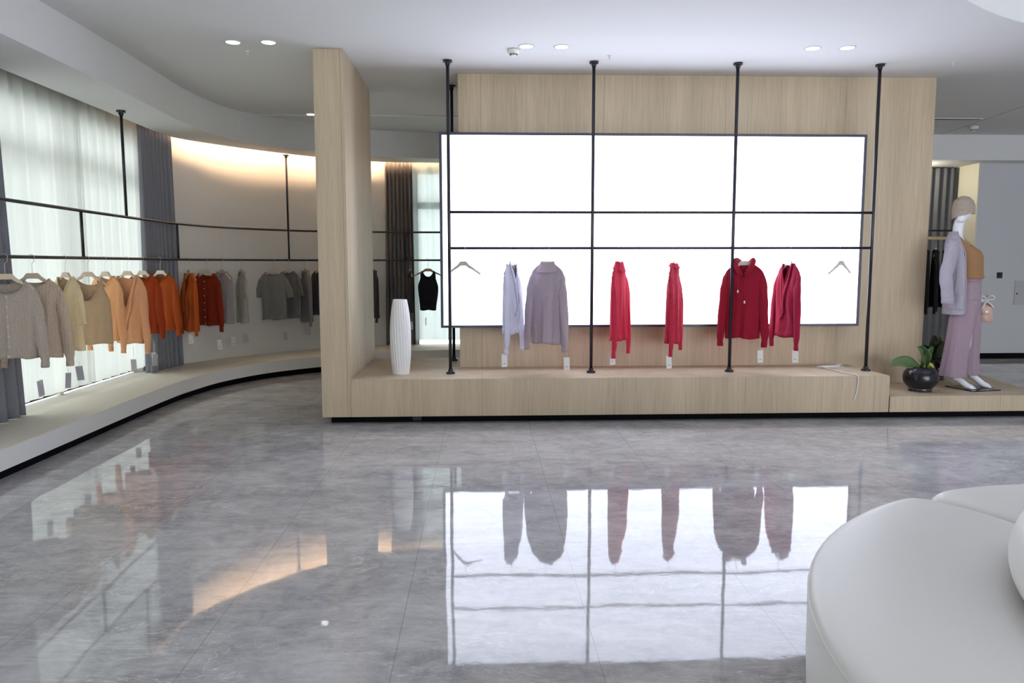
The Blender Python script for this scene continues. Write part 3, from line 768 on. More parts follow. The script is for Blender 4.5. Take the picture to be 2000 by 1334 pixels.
garment('blouse', rail(-3.456, 6.394), R(-32), 'cream', 'cream V-neck blouse with a small bow tied at the neck', 'blouse',
        W=0.200, L=0.520, sleeve='threequarter', slen=0.310, neck='v', nw=.10, drop=.17, bow=True, seed=12, tagat=(.12, -.86, -1.02, .7), tagmat='taggrey', fold=.018, hemw=.20)
rg_(-3.472, 6.773, -5, 'beech hanger holding the khaki tank top')
garment('tank_top', rail(-3.472, 6.773), R(-5), 'khaki', 'khaki beige sleeveless top with a deep scoop neck', 'top',
        W=.168, L=.54, neck='scoop', nw=.128, bdrop=.06, drop=.20, rib=False, seed=13, hemw=.21, chest=.20, armhole=.015, fold=.008)
rg_(-3.484, 7.112, -27, 'beech hanger holding the peach V-neck sweater')
garment('v_neck_sweater', rail(-3.484, 7.112), R(-27), 'peach', 'light peach V-neck sweater between the khaki tank and the wrap sweater', 'sweater',
        W=0.215, L=0.510, sleeve='long', slen=0.620, neck='v', nw=.11, drop=.14, seed=14, fold=.014)
rg_(-3.495, 7.570, -18, 'beech hanger holding the tan peach wrap sweater')
garment('wrap_sweater', rail(-3.495, 7.570), R(-18), 'peach2', 'tan peach wrap-front sweater with crossed diagonal folds', 'sweater',
        W=0.210, L=0.590, sleeve='long', slen=0.680, neck='v', nw=.115, drop=.34, wrap=True, seed=15, tagat=(.02, -.88, -1.12, .3), tagmat='taggrey', hemw=.155)
rg_(-3.500, 7.915, -16, 'beech hanger holding the darker rust sweater')
garment('v_neck_sweater', rail(-3.500, 7.915), R(-16), 'rust', 'dark rust V-neck sweater right behind the tan wrap sweater', 'sweater',
        W=0.215, L=0.520, sleeve='long', slen=0.570, neck='v', nw=.11, drop=.13, seed=16, tagat=(.10, -.85, -1.11, 1.2), tagmat='taggrey')
rg_(-3.510, 8.374, -18, 'beech hanger holding the burnt orange V-neck sweater')
garment('v_neck_sweater', rail(-3.510, 8.374), R(-18), 'rust2', 'burnt orange V-neck sweater hanging in front of the grey curtain', 'sweater',
        W=0.215, L=0.520, sleeve='long', slen=0.600, neck='v', nw=.11, drop=.12, seed=17, tagat=(-.14, -.88, -1.15, .2), tagmat='taggrey')
rg_(-3.453, 9.028, -49, 'beech hanger holding the edge-on bright rust cardigan')
garment('cardigan', rail(-3.453, 9.028), R(-49), 'rust3', 'bright rust wrap cardigan seen edge-on beside the red-brown buttoned cardigan', 'cardigan',
        W=0.210, L=0.600, sleeve='long', slen=0.650, neck='v', nw=.10, drop=.32, wrap=True, seed=18, tagat=(-.03, -.85, -1.0, 1.45))
rg_(-3.373, 9.368, -20, 'beech hanger holding the red-brown buttoned cardigan')
garment('cardigan', rail(-3.373, 9.368), R(-22), 'brick', 'red-brown round-neck cardigan with small buttons, rightmost of the rust ones', 'cardigan',
        W=.205, L=.56, sleeve='long', slen=.63, neck='round', nw=.115, drop=.08, buttons=7, seed=19, tagat=(.16, -.83, -1.10, .3), spread=1.02)
rg_(-3.279, 9.657, -41, 'beech hanger twisted inside the sleeveless lilac-grey top')
garment('sleeveless_top', rail(-3.279, 9.657), R(-30), 'lilacgrey', 'sleeveless lilac-grey knit top right beside the red-brown cardigan', 'top',
        W=.195, L=.56, neck='v', nw=.08, drop=.10, seed=20, tagat=(.15, -.83, -1.09, .3))
rg_(-3.132, 9.961, -60, 'beech hanger inside the edge-on pale grey tee')
garment('short_sleeve_top', rail(-3.132, 9.961), R(-58), 'palegrey', 'pale grey short-sleeved top hanging almost edge-on and alone', 'top',
        W=.19, L=.58, sleeve='short', slen=.27, neck='round', nw=.085, drop=.06, seed=21, tagat=(.1, -.85, -1.08, 1.5), tagmat='taggrey')
rg_(-2.832, 10.359, -3, 'beech hanger holding the grey short-sleeved tee')
garment('knit_tee', rail(-2.832, 10.359), R(-3), 'grey', 'mid-grey short-sleeved knit tee facing the room, left of the wood fin', 'tee',
        W=.195, L=.57, sleeve='short', slen=.27, neck='round', nw=.11, drop=.06, seed=22, tagat=(.14, -.85, -1.10, .9), tagmat='taggrey', spread=1.06, hemw=.175)
rg_(-2.671, 10.538, -31, 'beech hanger holding the dark grey tee')
garment('knit_tee', rail(-2.671, 10.538), R(-28), 'darkgrey', 'darker grey short-sleeved tee half behind the mid-grey tee', 'tee',
        W=.20, L=.56, sleeve='short', slen=.26, neck='round', nw=.09, drop=.03, seed=23)
rg_(-2.481, 10.721, -56, 'beech hanger holding the grey long-sleeved cardigan')
garment('cardigan', rail(-2.481, 10.721), R(-56), 'midgrey', 'mid-grey long-sleeved cardigan edge-on near the wood fin', 'cardigan',
        W=0.200, L=0.630, sleeve='long', slen=0.690, neck='v', nw=.08, drop=.14, seed=24, tagat=(.05, -.85, -1.05, 1.4), tagmat='taggrey')
rg_(-2.30, 10.82, -33, 'beech hanger partly hidden by the edge of the wood fin')
garment('slipover', rail(-2.30, 10.82), R(-33), 'slate', 'slate V-neck top partly hidden by the wood fin', 'top',
        W=.20, L=.54, neck='v', nw=.09, drop=.10, seed=25)
rg_(-1.575, 11.05, -68, 'tan hanger holding the charcoal sweater right of the wood fin', 'hangertan')
garment('sweater', rail(-1.575, 11.05), R(-66), 'charcoal', 'charcoal long-sleeved sweater edge-on against the wall right of the fin', 'sweater',
        W=.20, L=.60, sleeve='long', slen=.66, neck='round', nw=.08, drop=.03, seed=26)
rg_(-1.06, 11.15, -74, 'tan hanger edge-on in front of the brown-grey back curtain', 'hangertan')
garment('camisole', rail(-1.06, 11.15), R(-74), 'charcoal', 'narrow dark camisole edge-on in front of the brown-grey back curtain', 'top',
        W=.16, L=.56, neck='scoop', nw=.10, drop=.10, rib=False, seed=27, armhole=.01, tagat=(.1, -.86, -1.02, .6), depth=.03)
rg_(-.790, 11.16, 4, 'tan hanger with bare ends holding the black tank top', 'hangertan', .22)
garment('tank_top', rail(-.790, 11.16), R(2), 'ink', 'black ribbed tank top hanging in front of the back sheer curtain', 'top',
        W=.122, L=.545, neck='scoop', nw=.090, drop=.15, bdrop=.09, rib=False, seed=28, hemw=.125, chest=.156, armhole=.0, fold=.005, tagat=(-.04, -.80, -.97, 1.4))

# ------------------------------------------------------------------ curtains
def curtain(path, mat, z0, z1, nf, amp, name, label, flare=0.0, header=None, seed=0, group=None, hem=None, gather=1.0):
    """path: polyline in plan; folds across it; flare widens the foot"""
    rg = random.Random(seed); pts = [Vector((x, y, 0)) for x, y in path]
    nu = nf*10; P_ = resample(crom(pts, 10), nu+1); nz = 26
    ph = [rg.uniform(0, 6.28) for _ in range(4)]
    mid = P_[nu//2]
    def at(i, t, off=0):
        p = P_[i]; d = (P_[min(i+1, nu)]-P_[max(i-1, 0)]).normalized(); nrm = Vector((d.y, -d.x, 0))
        s = i/nu
        a = amp*(.55+.45*t) if flare == 0 else amp*(.7+.5*(1-t))
        warp = .35*math.sin(s*9+ph[0]+.6*t)+.25*math.sin(s*21+ph[1])
        y = a*(math.sin(2*PI*nf*s+warp)+.25*math.sin(4*PI*nf*s+ph[2]+t*1.5))
        q = mid+(p-mid)*(1+flare*(1-t)**1.5)
        q = q+nrm*(y+off); return Vector((q.x, q.y, z0+(z1-z0)*t))
    bm = bmesh.new()
    loft(bm, [[at(i, j/nz) for i in range(nu+1)] for j in range(nz+1)], closed=False, cap0=False, cap1=False)
    o = obj(name, bm, M[mat], None, True)
    so = o.modifiers.new('cloth_thickness', 'SOLIDIFY') if mat not in ('sheer', 'sheerback') else None
    if so: so.thickness = .004
    tag(o, label, 'curtain', group)
    if header:
        bm = bmesh.new(); h0 = 1-header/(z1-z0)
        loft(bm, [[at(i, t, -.004) for i in range(nu+1)] for t in (h0, (1+h0)/2, 1)], closed=False, cap0=False, cap1=False)
        obj('header_tape', bm, M['sheertape'], o, True)
    return o
CS = .30
curtain([(-3.80, 1.0), (-3.80, 3.0), (-3.80, 5.1)], 'sheer', CS, 3.02, 11, .022, 'sheer_curtain', 'sheer white curtain nearest the shop front, left of the dark drape', header=.12, seed=1)
curtain([(-3.76, 5.0), (-3.74, 5.5), (-3.75, 6.10)], 'greycurtain', .225, 3.0, 8, .035, 'grey_curtain', 'dark grey drape at the left edge behind the taupe cardigan', flare=.16, seed=2)
curtain([(-3.82, 5.9), (-3.82, 6.6), (-3.81, 7.46)], 'sheer', CS, 3.02, 8, .022, 'sheer_curtain', 'sheer white curtain panel behind the beige and cream garments', header=.12, seed=3)
curtain([(-3.80, 7.30), (-3.81, 8.0), (-3.81, 8.80)], 'sheer', CS, 3.02, 8, .022, 'sheer_curtain', 'sheer white curtain panel behind the peach and rust sweaters', header=.12, seed=4)
gc5 = curtain([(-3.78, 8.62), (-3.77, 8.85), (-3.74, 9.05), (-3.68, 9.24)], 'greycurtain', .225, 3.0, 9, .030, 'grey_curtain', 'tall grey drape between the sheer curtain and the warm lit wall', flare=.18, seed=5)
ln = curtain([(-3.73, 8.52), (-3.735, 8.64), (-3.74, 8.76)], 'greyshade', .225, 1.3, 1, .012, 'lit_curtain_fold', 'x', seed=9)  # added lighter strip for the drape's left fold where daylight passes
for k_ in ('label', 'category'): del ln[k_]
ln.parent = gc5
curtain([(-1.42, 11.35), (-1.2, 11.37), (-1.02, 11.37)], 'browncurtain', .235, 3.0, 7, .030, 'brown_curtain', 'brown-grey gathered drape at the back, above the white vase', flare=.10, seed=6)
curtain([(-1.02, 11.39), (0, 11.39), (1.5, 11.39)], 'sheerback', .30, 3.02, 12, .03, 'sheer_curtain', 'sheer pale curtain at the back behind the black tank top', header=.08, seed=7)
curtain([(5.6, 11.55), (6.5, 11.55), (7.40, 11.55)], 'recesscurtain', .03, 2.92, 16, .035, 'grey_curtain', 'dark grey curtain in the right recess behind the mannequin', seed=8)

# ------------------------------------------------------------------ black clothes rack in the right recess
rk2 = empty('clothes_rack', (5.62, 9.7, 0)); tag(rk2, 'wooden-topped clothes rack of black garments behind the wood wall', 'clothes rack')
b = bmesh.new(); tube(b, [(-.75, 0, 1.78), (.62, 0, 1.78)], .022, 12); obj('wooden_rod', b, M['rackwood'], rk2, True)
b = bmesh.new(); tube(b, [(-.75, .03, 1.88), (.62, .03, 1.88)], .012, 10); obj('top_rail', b, M['metal'], rk2, True)
for x in (-.74, .61):
    b = bmesh.new(); tube(b, [(x, 0, 0), (x, 0, 1.90)], .014, 10); obj('upright', b, M['metal'], rk2, True)
    b = bmesh.new(); box(b, x-.02, x+.02, -.25, .25, 0, .03); obj('foot', b, M['metal'], rk2)
for k, (dx, ph_, lb) in enumerate(((-.24, 60, 'black jacket nearest the wood wall on the wooden-topped rack'), (-.11, 56, 'black long-sleeved top with a cream tag on the wooden-topped rack'), (.03, 64, 'black garment furthest right on the wooden-topped rack, behind the mannequin'))):
    make_hanger((6.1+dx, 9.7, 1.78), R(ph_), ('pale hanger holding the black jacket nearest the wood wall', 'pale hanger holding the black top with the cream tag', 'pale hanger holding the black garment behind the mannequin')[k], 'hanger', 'hangers on the wooden-topped rack', zr=.022)
    garment('black_top', (6.1+dx, 9.7, 1.78), R(ph_), 'blackcloth', lb, 'top', W=.21, L=.66, sleeve='long', slen=.74, neck='round', nw=.08, drop=.04, seed=40+k,
            tagat=((-.02, -.20, -.50, .1, -.085) if k == 1 else None), rib=False, cuffrib=False)

# ------------------------------------------------------------------ vase
bm = bmesh.new()
prof = crom([(.0, 0, 0), (.072, 0, 0), (.080, 0, .012), (.092, 0, .12), (.099, 0, .24), (.101, 0, .36), (.096, 0, .48), (.084, 0, .60), (.068, 0, .695), (.064, 0, .705), (.058, 0, .70), (.055, 0, .66), (.06, 0, .5)], 5)
NF = 22
lathe(bm, [(p.x, p.z) for p in prof], (0, 0, 0), NF*8, wob=lambda a, z: -.065*(1-abs(math.sin(NF/2*(a+.5*z))))**1.6 if .01 < z < .70 else 0)
v = obj('floor_vase', bm, M['vase'], None, True); v.location = (-.772, 7.12, TH)
tag(v, 'tall white fluted ceramic vase on the wooden platform by the fin', 'vase')

# ------------------------------------------------------------------ pots and plants
def leaf(bm, pts, w, roll_=0, fold_=.35, wave=.1, curl=0, face=None):
    C = crom(pts, 6); n = len(C); rows = []
    for i, c in enumerate(C):
        t = i/(n-1); tan = (C[min(i+1, n-1)]-C[max(i-1, 0)]).normalized()
        side = tan.cross(Vector(face) if face else Vector((0, 0, 1)))
        if side.length < .1: side = Vector((1, 0, 0))
        side.normalize(); side = Matrix.Rotation(roll_, 3, tan) @ side; up = side.cross(tan)
        ww = w*(math.sin(PI*min(1, t*.96+.03))**.75)*(1-.25*t)
        row = []
        for k in range(-4, 5):
            s = k/4; a = s*curl
            row.append(c+side*ww*(math.sin(a)/curl if curl else s)+up*(abs(s)**1.4*ww*fold_+ (ww*(1-math.cos(a))/curl if curl else 0)+wave*ww*math.sin(t*14+s*2)*abs(s)))
        rows.append(row)
    loft(bm, rows, closed=False, cap0=False, cap1=False)
def pot(loc, s, plabel, llabel, kind):
    e = empty('potted_plant', loc); tag(e, plabel, 'potted plant')
    bm = bmesh.new()
    pr = crom([(0, 0, 0), (.098, 0, 0), (.104, 0, .008), (.100, 0, .024), (.112, 0, .036), (.150, 0, .085), (.160, 0, .135), (.148, 0, .190), (.112, 0, .232), (.085, 0, .242), (.080, 0, .236), (.078, 0, .21)], 5)
    lathe(bm, [(p.x*s, p.z*s) for p in pr], (0, 0, 0), 56); obj('pot', bm, M['pot'], e, True)
    bm = bmesh.new(); lathe(bm, [(.1045*s, .0245*s), (.1065*s, .027*s), (.1045*s, .030*s)], (0, 0, 0), 48); obj('foot_ring', bm, M['chrome'], e, True)
    bm = bmesh.new(); tube(bm, [(0, 0, .17*s), (0, 0, .212*s)], .079*s, 24); obj('soil', bm, M['soil'], e)
    if kind == 0:
        L_ = [([(-.02, 0, .215), (-.09, -.01, .262), (-.18, -.02, .290), (-.27, -.03, .285), (-.335, -.03, .262)], .068, 0, .25, 0, 'leaf', (0, -.9, .45)),
              ([(-.005, 0, .215), (-.09, .0, .25), (-.16, .0, .27)], .045, 0, .3, 0, 'leaf', (0, -.4, 1)),
              ([(.01, 0, .215), (.005, -.01, .32), (-.02, 0, .40), (-.045, .01, .435)], .075, .2, .4, 1.7, 'leaf', (0, -1, 0)),
              ([(.015, .0, .215), (.03, -.01, .30), (.055, -.01, .385), (.10, -.01, .435)], .055, -.3, .5, 1.5, 'leaf', (0, -1, 0)),
              ([(.02, -.02, .22), (.06, -.03, .262), (.115, -.035, .225)], .032, .2, .4, 0, 'leafyellow', (0, -.5, 1)),
              ([(-.01, .0, .22), (.0, .0, .30), (.012, .0, .38)], .035, .2, .4, 1.6, 'leafdark', (0, -1, 0))]
    else:
        L_ = [([(0, 0, .215), (-.03, -.02, .34), (-.04, -.04, .44), (-.02, -.05, .47)], .085, .2, .3, 0, 'leafdark', (0, -1, .2)),
              ([(0, 0, .215), (.05, -.02, .32), (.12, -.04, .39), (.19, -.04, .40)], .080, .3, .3, 0, 'leafdark', (0, -1, .2)),
              ([(0, 0, .215), (.02, .0, .36), (.05, .01, .46)], .06, -.3, .35, 0, 'leafdark', (0, -1, 0)),
              ([(0, 0, .215), (-.06, .02, .3), (-.14, .03, .36)], .06, .1, .3, 0, 'leafdark', (0, -1, .3))]
    for pts, w_, rl, fo, cu, mm, fc in L_:
        bm = bmesh.new(); leaf(bm, [Vector(p)*s for p in pts], w_*s, rl, fo, .10, cu, fc); o = obj('leaf', bm, M[mm], e, True)
        md = o.modifiers.new('leaf_thickness', 'SOLIDIFY'); md.thickness = .0016
        bm = bmesh.new(); tube(bm, [Vector(p)*s for p in crom(pts, 5)], .0022, 6); obj('leaf_rib', bm, M[mm], o, True)
    for q in ((-.06, .3), (.0, .28)):
        bm = bmesh.new(); tube(bm, crom([(-.03, .01, .21), (q[0], .01, .27), (q[0]-.03, .01, q[1]+.02)], 4), .0028, 6); obj('stem', bm, M['leafyellow'], e, True)
    return e
pot((4.255, 7.02, TL), .99, 'round glossy black pot with curling green leaves, in front', '', 0)
pot((4.83, 7.74, TL), .98, 'black pot with dark olive leaves behind, next to the mannequin legs', '', 1)

# ------------------------------------------------------------------ bundle of cords on the platform
b = bmesh.new()
cx0, cy0 = 3.50, 7.30
for k in range(5):
    r1, r2, ox, oy = .115+.02*rnd.random(), .035+.02*rnd.random(), rnd.uniform(-.03, .03), rnd.uniform(-.02, .02)
    pts = [(cx0+ox+r1*math.cos(a), cy0+oy+r2*math.sin(a+.3*k), TH+.006+.004*k+.002*math.sin(3*a)) for a in [2*PI*j/24+.4*k for j in range(23)]]
    tube(b, pts, .0035, 6)
tube(b, crom([(3.40, 7.28, TH+.01), (3.42, 7.10, TH+.008), (3.44, 6.90, TH+.007), (3.475, 6.76, TH+.007), (3.482, 6.722, TH-.004), (3.483, 6.724, TH-.05), (3.478, 6.727, TH-.13), (3.462, 6.728, TH-.20), (3.455, 6.728, TH-.225)], 6), .0055, 8)
tube(b, crom([(3.46, 7.18, TH+.006), (3.55, 7.14, TH+.005), (3.62, 7.17, TH+.005)], 5), .003, 6)
tag(obj('white_cord', b, M['string'], None, True), 'loosely coiled white cord with its end hanging over the wooden platform edge', 'cord')

# ------------------------------------------------------------------ round white sofa
so = empty('round_sofa', (2.60, 1.60, 0)); tag(so, 'large round white leather sofa with a low inner backrest in the foreground', 'sofa')
RO, RI = 1.70, 1.06
a_seam = R(112.5); NS = 4; gap = .006
def seat(a0, a1):
    bm = bmesh.new(); rings = []; n = 60
    for i in range(n+1):
        a = a0+(a1-a0)*i/n; q = min(i, n-i)/n; e = 1-math.exp(-q*38)   # pinch at the seams
        ro = RO-.050*(1-e)**2*1.0; zt = .445-.030*(1-e)**1.5; zb = .05
        sec = [(RI, zb), (ro-.03, zb), (ro-.012, zb+.02), (ro-.006, .2), (ro-.004, zt-.045), (ro-.010, zt-.022), (ro-.028, zt-.008), (ro-.065, zt-.001), (ro-.2, zt+.006), ((ro+RI)/2, zt+.008), (RI+.12, zt), (RI, zt-.01)]
        rings.append([Vector((r*math.cos(a), r*math.sin(a), z)) for r, z in sec])
    loft(bm, rings); return obj('seat_section', bm, M['sofa'], so, True)
for k in range(NS):
    a0 = a_seam+k*2*PI/NS+gap/2; a1 = a_seam+(k+1)*2*PI/NS-gap/2; s_ = seat(a0, a1)
    bm = bmesh.new(); tube(bm, [((RO-.0075)*math.cos(a), (RO-.0075)*math.sin(a), .409) for a in [a0+.05+(a1-a0-.10)*i/60 for i in range(61)]], .0045, 8); obj('piping', bm, M['sofa'], s_, True)
bm = bmesh.new()
sec = crom([(1.04, .42, 0), (1.10, .455, 0), (1.125, .53, 0), (1.10, .62, 0), (1.02, .68, 0), (.92, .69, 0), (.85, .64, 0), (.82, .45, 0), (.82, .05, 0), (1.0, .05, 0)], 5)
n = 96; rows = [[Vector((p.x*math.cos(2*PI*i/n), p.x*math.sin(2*PI*i/n), p.y)) for p in sec] for i in range(n)]
vr = [[bm.verts.new(p) for p in r] for r in rows]; k_ = len(sec)
for i in range(n):
    for j in range(k_): bm.faces.new((vr[i][j], vr[i][(j+1) % k_], vr[(i+1) % n][(j+1) % k_], vr[(i+1) % n][j]))
obj('backrest', bm, M['sofa'], so, True)
bm = bmesh.new(); lathe(bm, [(0, 0), (RO-.06, 0), (RO-.06, .05), (0, .05)], (0, 0, 0), 96); obj('base', bm, M['dark'], so)

# ------------------------------------------------------------------ ceiling fittings
def downlight(x, y, label, g='round recessed downlights', z=HC):
    e = empty('downlight', (x, y, z)); tag(e, label, 'ceiling light', g)
    bm = bmesh.new(); lathe(bm, [(.058, .0), (.070, .0), (.070, -.004), (.058, -.006), (.056, .0)], (0, 0, 0), 40); obj('trim_ring', bm, M['lampring'], e, True)
    bm = bmesh.new(); lathe(bm, [(0, -.001), (.058, -.001), (.055, -.004), (0, -.005)], (0, 0, 0), 36); obj('diffuser', bm, M['lamp'], e)
for (x, y, lb) in ((-2.066, 6.573, 'left downlight of the pair over the left aisle'), (-1.77, 6.565, 'right downlight of the pair over the left aisle'),
                   (.394, 6.602, 'downlight right beside the smoke detector above the screen'), (.697, 6.606, 'downlight of the centre pair, further from the smoke detector'),
                   (2.867, 6.573, 'left downlight of the pair above the screen right half'), (3.16, 6.547, 'right downlight of the pair above the screen right half'),
                   (-2.095, 9.607, 'small downlight half hidden by the top of the wood fin')):
    downlight(x, y, lb)
def detector(x, y, z, label, s=1):
    e = empty('smoke_detector', (x, y, z)); tag(e, label, 'smoke detector', 'smoke detectors')
    bm = bmesh.new(); lathe(bm, [(0, 0), (.055*s, 0), (.055*s, -.020*s), (.050*s, -.028*s), (.034*s, -.036*s), (.030*s, -.052*s), (.022*s, -.060*s), (0, -.062*s)], (0, 0, 0), 36); obj('housing', bm, M['detector'], e, True)
    bm = bmesh.new()
    for k in range(8):
        a = k*PI/4; mt_ = Matrix.Rotation(a+PI/2, 4, 'Z'); box(bm, .0335*s-.004, .0335*s+.001, -.008, .008, -.050*s, -.040*s, 0, Matrix.Rotation(a, 4, 'Z'))
    obj('vent_slots', bm, M['dark'], e)
detector(.289, 6.71, HC, 'white smoke detector beside the centre pair of downlights')
detector(6.693, 10.143, HC, 'dim smoke detector on the ceiling above the right recess', 1.1)
for (x, y, lb) in ((-2.027, 6.85, 'tiny white sprinkler below the left pair of downlights'), (1.156, 6.87, 'tiny white sprinkler on the ceiling right of the centre pair'), (4.365, 6.96, 'tiny white sprinkler on the ceiling above the right edge of the wood wall')):
    e = empty('sprinkler_head', (x, y, HC)); tag(e, lb, 'sprinkler', 'ceiling sprinklers')
    bm = bmesh.new(); lathe(bm, [(0, 0), (.022, 0), (.020, -.004), (.006, -.006), (.005, -.03), (0, -.03)], (0, 0, 0), 20); obj('cap', bm, M['lampring'], e, True)
    bm = bmesh.new(); lathe(bm, [(0, -.030), (.014, -.031), (.014, -.034), (0, -.034)], (0, 0, 0), 16); obj('deflector', bm, M['lampring'], e)
av = empty('air_vent', (6.1, 9.62, HC)); tag(av, 'long narrow linear air vent in the ceiling right of the wood wall', 'air vent')
bm = bmesh.new(); box(bm, -.38, .34, -.045, .045, -.008, .002, .002); obj('frame', bm, M['lampring'], av)
for y in (-.022, .006):
    bm = bmesh.new(); box(bm, -.36, .32, y, y+.016, -.0095, -.006); obj('slot', bm, M['dark'], av)
bm = bmesh.new(); box(bm, -.01, .01, -1.02, 1.02, -.004, .004, 0, Matrix.Translation((6.54, 9.86, HC)) @ Matrix.Rotation(math.atan2(-.212, 2.02), 4, 'Z'))
struct(obj('trim_4', bm, M['wallgrey']))

downlight(6.5, 11.30, 'unseen downlight added inside the right recess to light its cream side wall', z=HS)
rl = bpy.data.lights.new('added_recess_light', 'POINT'); rl.energy = 20; rl.shadow_soft_size = .06; rl.color = (1, .93, .75)  # added light under an unseen fixture, brightens the cream recess wall
rlo = bpy.data.objects.new('added_recess_light', rl); rlo.location = (6.5, 11.30, HS-.12); COL.objects.link(rlo)
# ------------------------------------------------------------------ right wall fittings
sw = empty('wall_switch', (7.865, 11.10, 1.27)); tag(sw, 'small square black switch plate on the grey right wall', 'switch')
bm = bmesh.new(); box(bm, -.043, .043, -.010, 0, -.045, .045, .003); obj('switch_plate', bm, M['switch'], sw)
bm = bmesh.new(); box(bm, -.026, .026, -.014, -.010, -.028, .028, .002); obj('rocker', bm, M['switch'], sw)
M['panelgrey'] = plain('grey_panel_paint', (.50, .50, .51, 1), .7)
ap = empty('access_panel', (8.30, 11.10, 1.0)); tag(ap, 'flush grey access panel low on the right wall', 'panel')
bm = bmesh.new(); box(bm, -.19, .45, -.012, 0, -.18, .19, .003); obj('panel_door', bm, M['panelgrey'], ap)
bm = bmesh.new(); box(bm, -.165, -.14, -.020, -.012, -.02, .0, .002); obj('latch', bm, M['metal'], ap)

# ------------------------------------------------------------------ mannequin
# local frame: x = to her left, -y = forward, z up
ANG = math.atan2(.77, .64)                       # local x axis points to (.64, .77)
mq = empty('mannequin', (4.755, 7.20, TL), ANG)
tag(mq, 'white mannequin in beige beanie, lilac cardigan, caramel top and wide pink trousers', 'mannequin')
def fwd(f): return -f
bm = bmesh.new()
def limb(pts, rad, flat=1.0):
    P_ = crom([Vector((p[0], -p[1], p[2])) for p in pts], 6); n = len(P_); rr = []
    for i in range(n):
        f = i/(n-1)*(len(rad)-1); k = min(int(f), len(rad)-2); t = f-k; t = t*t*(3-2*t)*.5+t*.5; rr.append(rad[k]+(rad[k+1]-rad[k])*t)
    tube(bm, P_, rr, 20, flat=flat)
    for p, r in ((P_[0], rr[0]), (P_[-1], rr[-1])): ball(p, r*.98, r*.98, r*.98)
def ball(p, a, b, c, rot=None):
    m_ = Matrix.Translation(p) @ (rot or Matrix()) @ Matrix.Diagonal((a, b, c, 1)); bmesh.ops.create_uvsphere(bm, u_segments=24, v_segments=16, radius=1, matrix=m_)
def trunk(keys):
    loft(bm, [[Vector((k[0]+k[3]*math.cos(a), -k[1]+k[4]*math.sin(a), k[2])) for a in [2*PI*q/32 for q in range(32)]] for k in keys])
trunk([(0, .02, .80, .10, .08), (0, .02, .88, .150, .100), (0, .025, .97, .150, .098), (0, .035, 1.07, .112, .080), (0, .03, 1.14, .108, .080), (0, .01, 1.24, .128, .095), (0, -.01, 1.32, .142, .108), (0, -.045, 1.40, .148, .085), (0, -.075, 1.45, .125, .062), (0, -.085, 1.485, .075, .050), (0, -.085, 1.51, .055, .048)])
limb([(0, -.088, 1.47), (-.004, -.085, 1.54), (-.012, -.078, 1.61), (-.015, -.06, 1.68)], [.056, .048, .047, .050])
ball(Vector((-.012, .050, 1.755)), .078, .086, .108); ball(Vector((-.042, .054, 1.688)), .050, .047, .064); ball(Vector((-.060, .060, 1.662)), .036, .036, .034)
for s in (-1, 1):
    limb([(s*.05, -.07, .0+1.445), (s*.11, -.088, 1.438), (s*.150, -.092, 1.40)], [.040, .040, .040])
    if s < 0:
        J = [(-.152, -.092, 1.40), (-.195, -.10, 1.28), (-.235, -.118, 1.12), (-.262, -.115, .99)]; rad = [.040, .036, .030, .023]; dr = Vector((-.02, .10, -1))
    else:
        J = [(.152, -.088, 1.40), (.205, -.075, 1.28), (.245, -.035, 1.15), (.280, .055, .985)]; rad = [.040, .036, .030, .022]; dr = Vector((.08, .22, -1))
    limb(J, rad); w0 = Vector(J[-1]); dr.normalize(); hd = w0+dr*.045; k_ = 1 if s > 0 else .8
    limb([w0, w0+dr*.03, hd+dr*.02], [.021, .026, .026], .6)
    for k in range(4):
        o = (k-1.5)*.0165; b0 = hd+Vector((0, o, 0))+dr*.02; ln = (.058, .068, .064, .050)[k]*k_
        limb([b0, b0+dr*ln*.5+Vector((-s*.004, 0, 0)), b0+dr*ln+Vector((-s*.016, 0, 0))], [.0088, .0082, .0065])
    limb([hd+Vector((0, .018, .01)), hd+Vector((-s*.006, .040, -.015)), hd+Vector((-s*.010, .046, -.040))], [.011, .009, .007])
    ft = -.005 if s < 0 else .11; fx = s*.105
    limb([(s*.080, .02, .88), (s*.092, .045+ft*.3, .50), (s*.098, .03+ft*.5, .36), (fx, .0+ft, .135)], [.088, .056, .050, .030])
    # tiptoe foot: heel up, ball and toes on the plate
    limb([(fx, -.015+ft, .118), (fx, .03+ft, .085), (fx, .085+ft, .040), (fx, .125+ft, .026)], [.029, .030, .030, .026], 1.0)
    ball(Vector((fx, -(.105+ft), .030)), .039, .040, .022); ball(Vector((fx, .012-ft, .105)), .026, .028, .030)
    for k in range(5):
        tx = fx+(k-2)*.0145*s; limb([(tx, .12+ft, .024), (tx, .158+ft-.008*abs(k-1.2), .018)], [.011, .0095 if k else .012])
me = bpy.data.meshes.new('body'); bm.to_mesh(me); bm.free(); me.materials.append(M['mannequin'])
bd = bpy.data.objects.new('body', me); COL.objects.link(bd); bd.parent = mq
rm = bd.modifiers.new('one_skin', 'REMESH'); rm.mode = 'VOXEL'; rm.voxel_size = .0055; rm.use_smooth_shade = True
sm_ = bd.modifiers.new('soften', 'SMOOTH'); sm_.factor = .5; sm_.iterations = 5

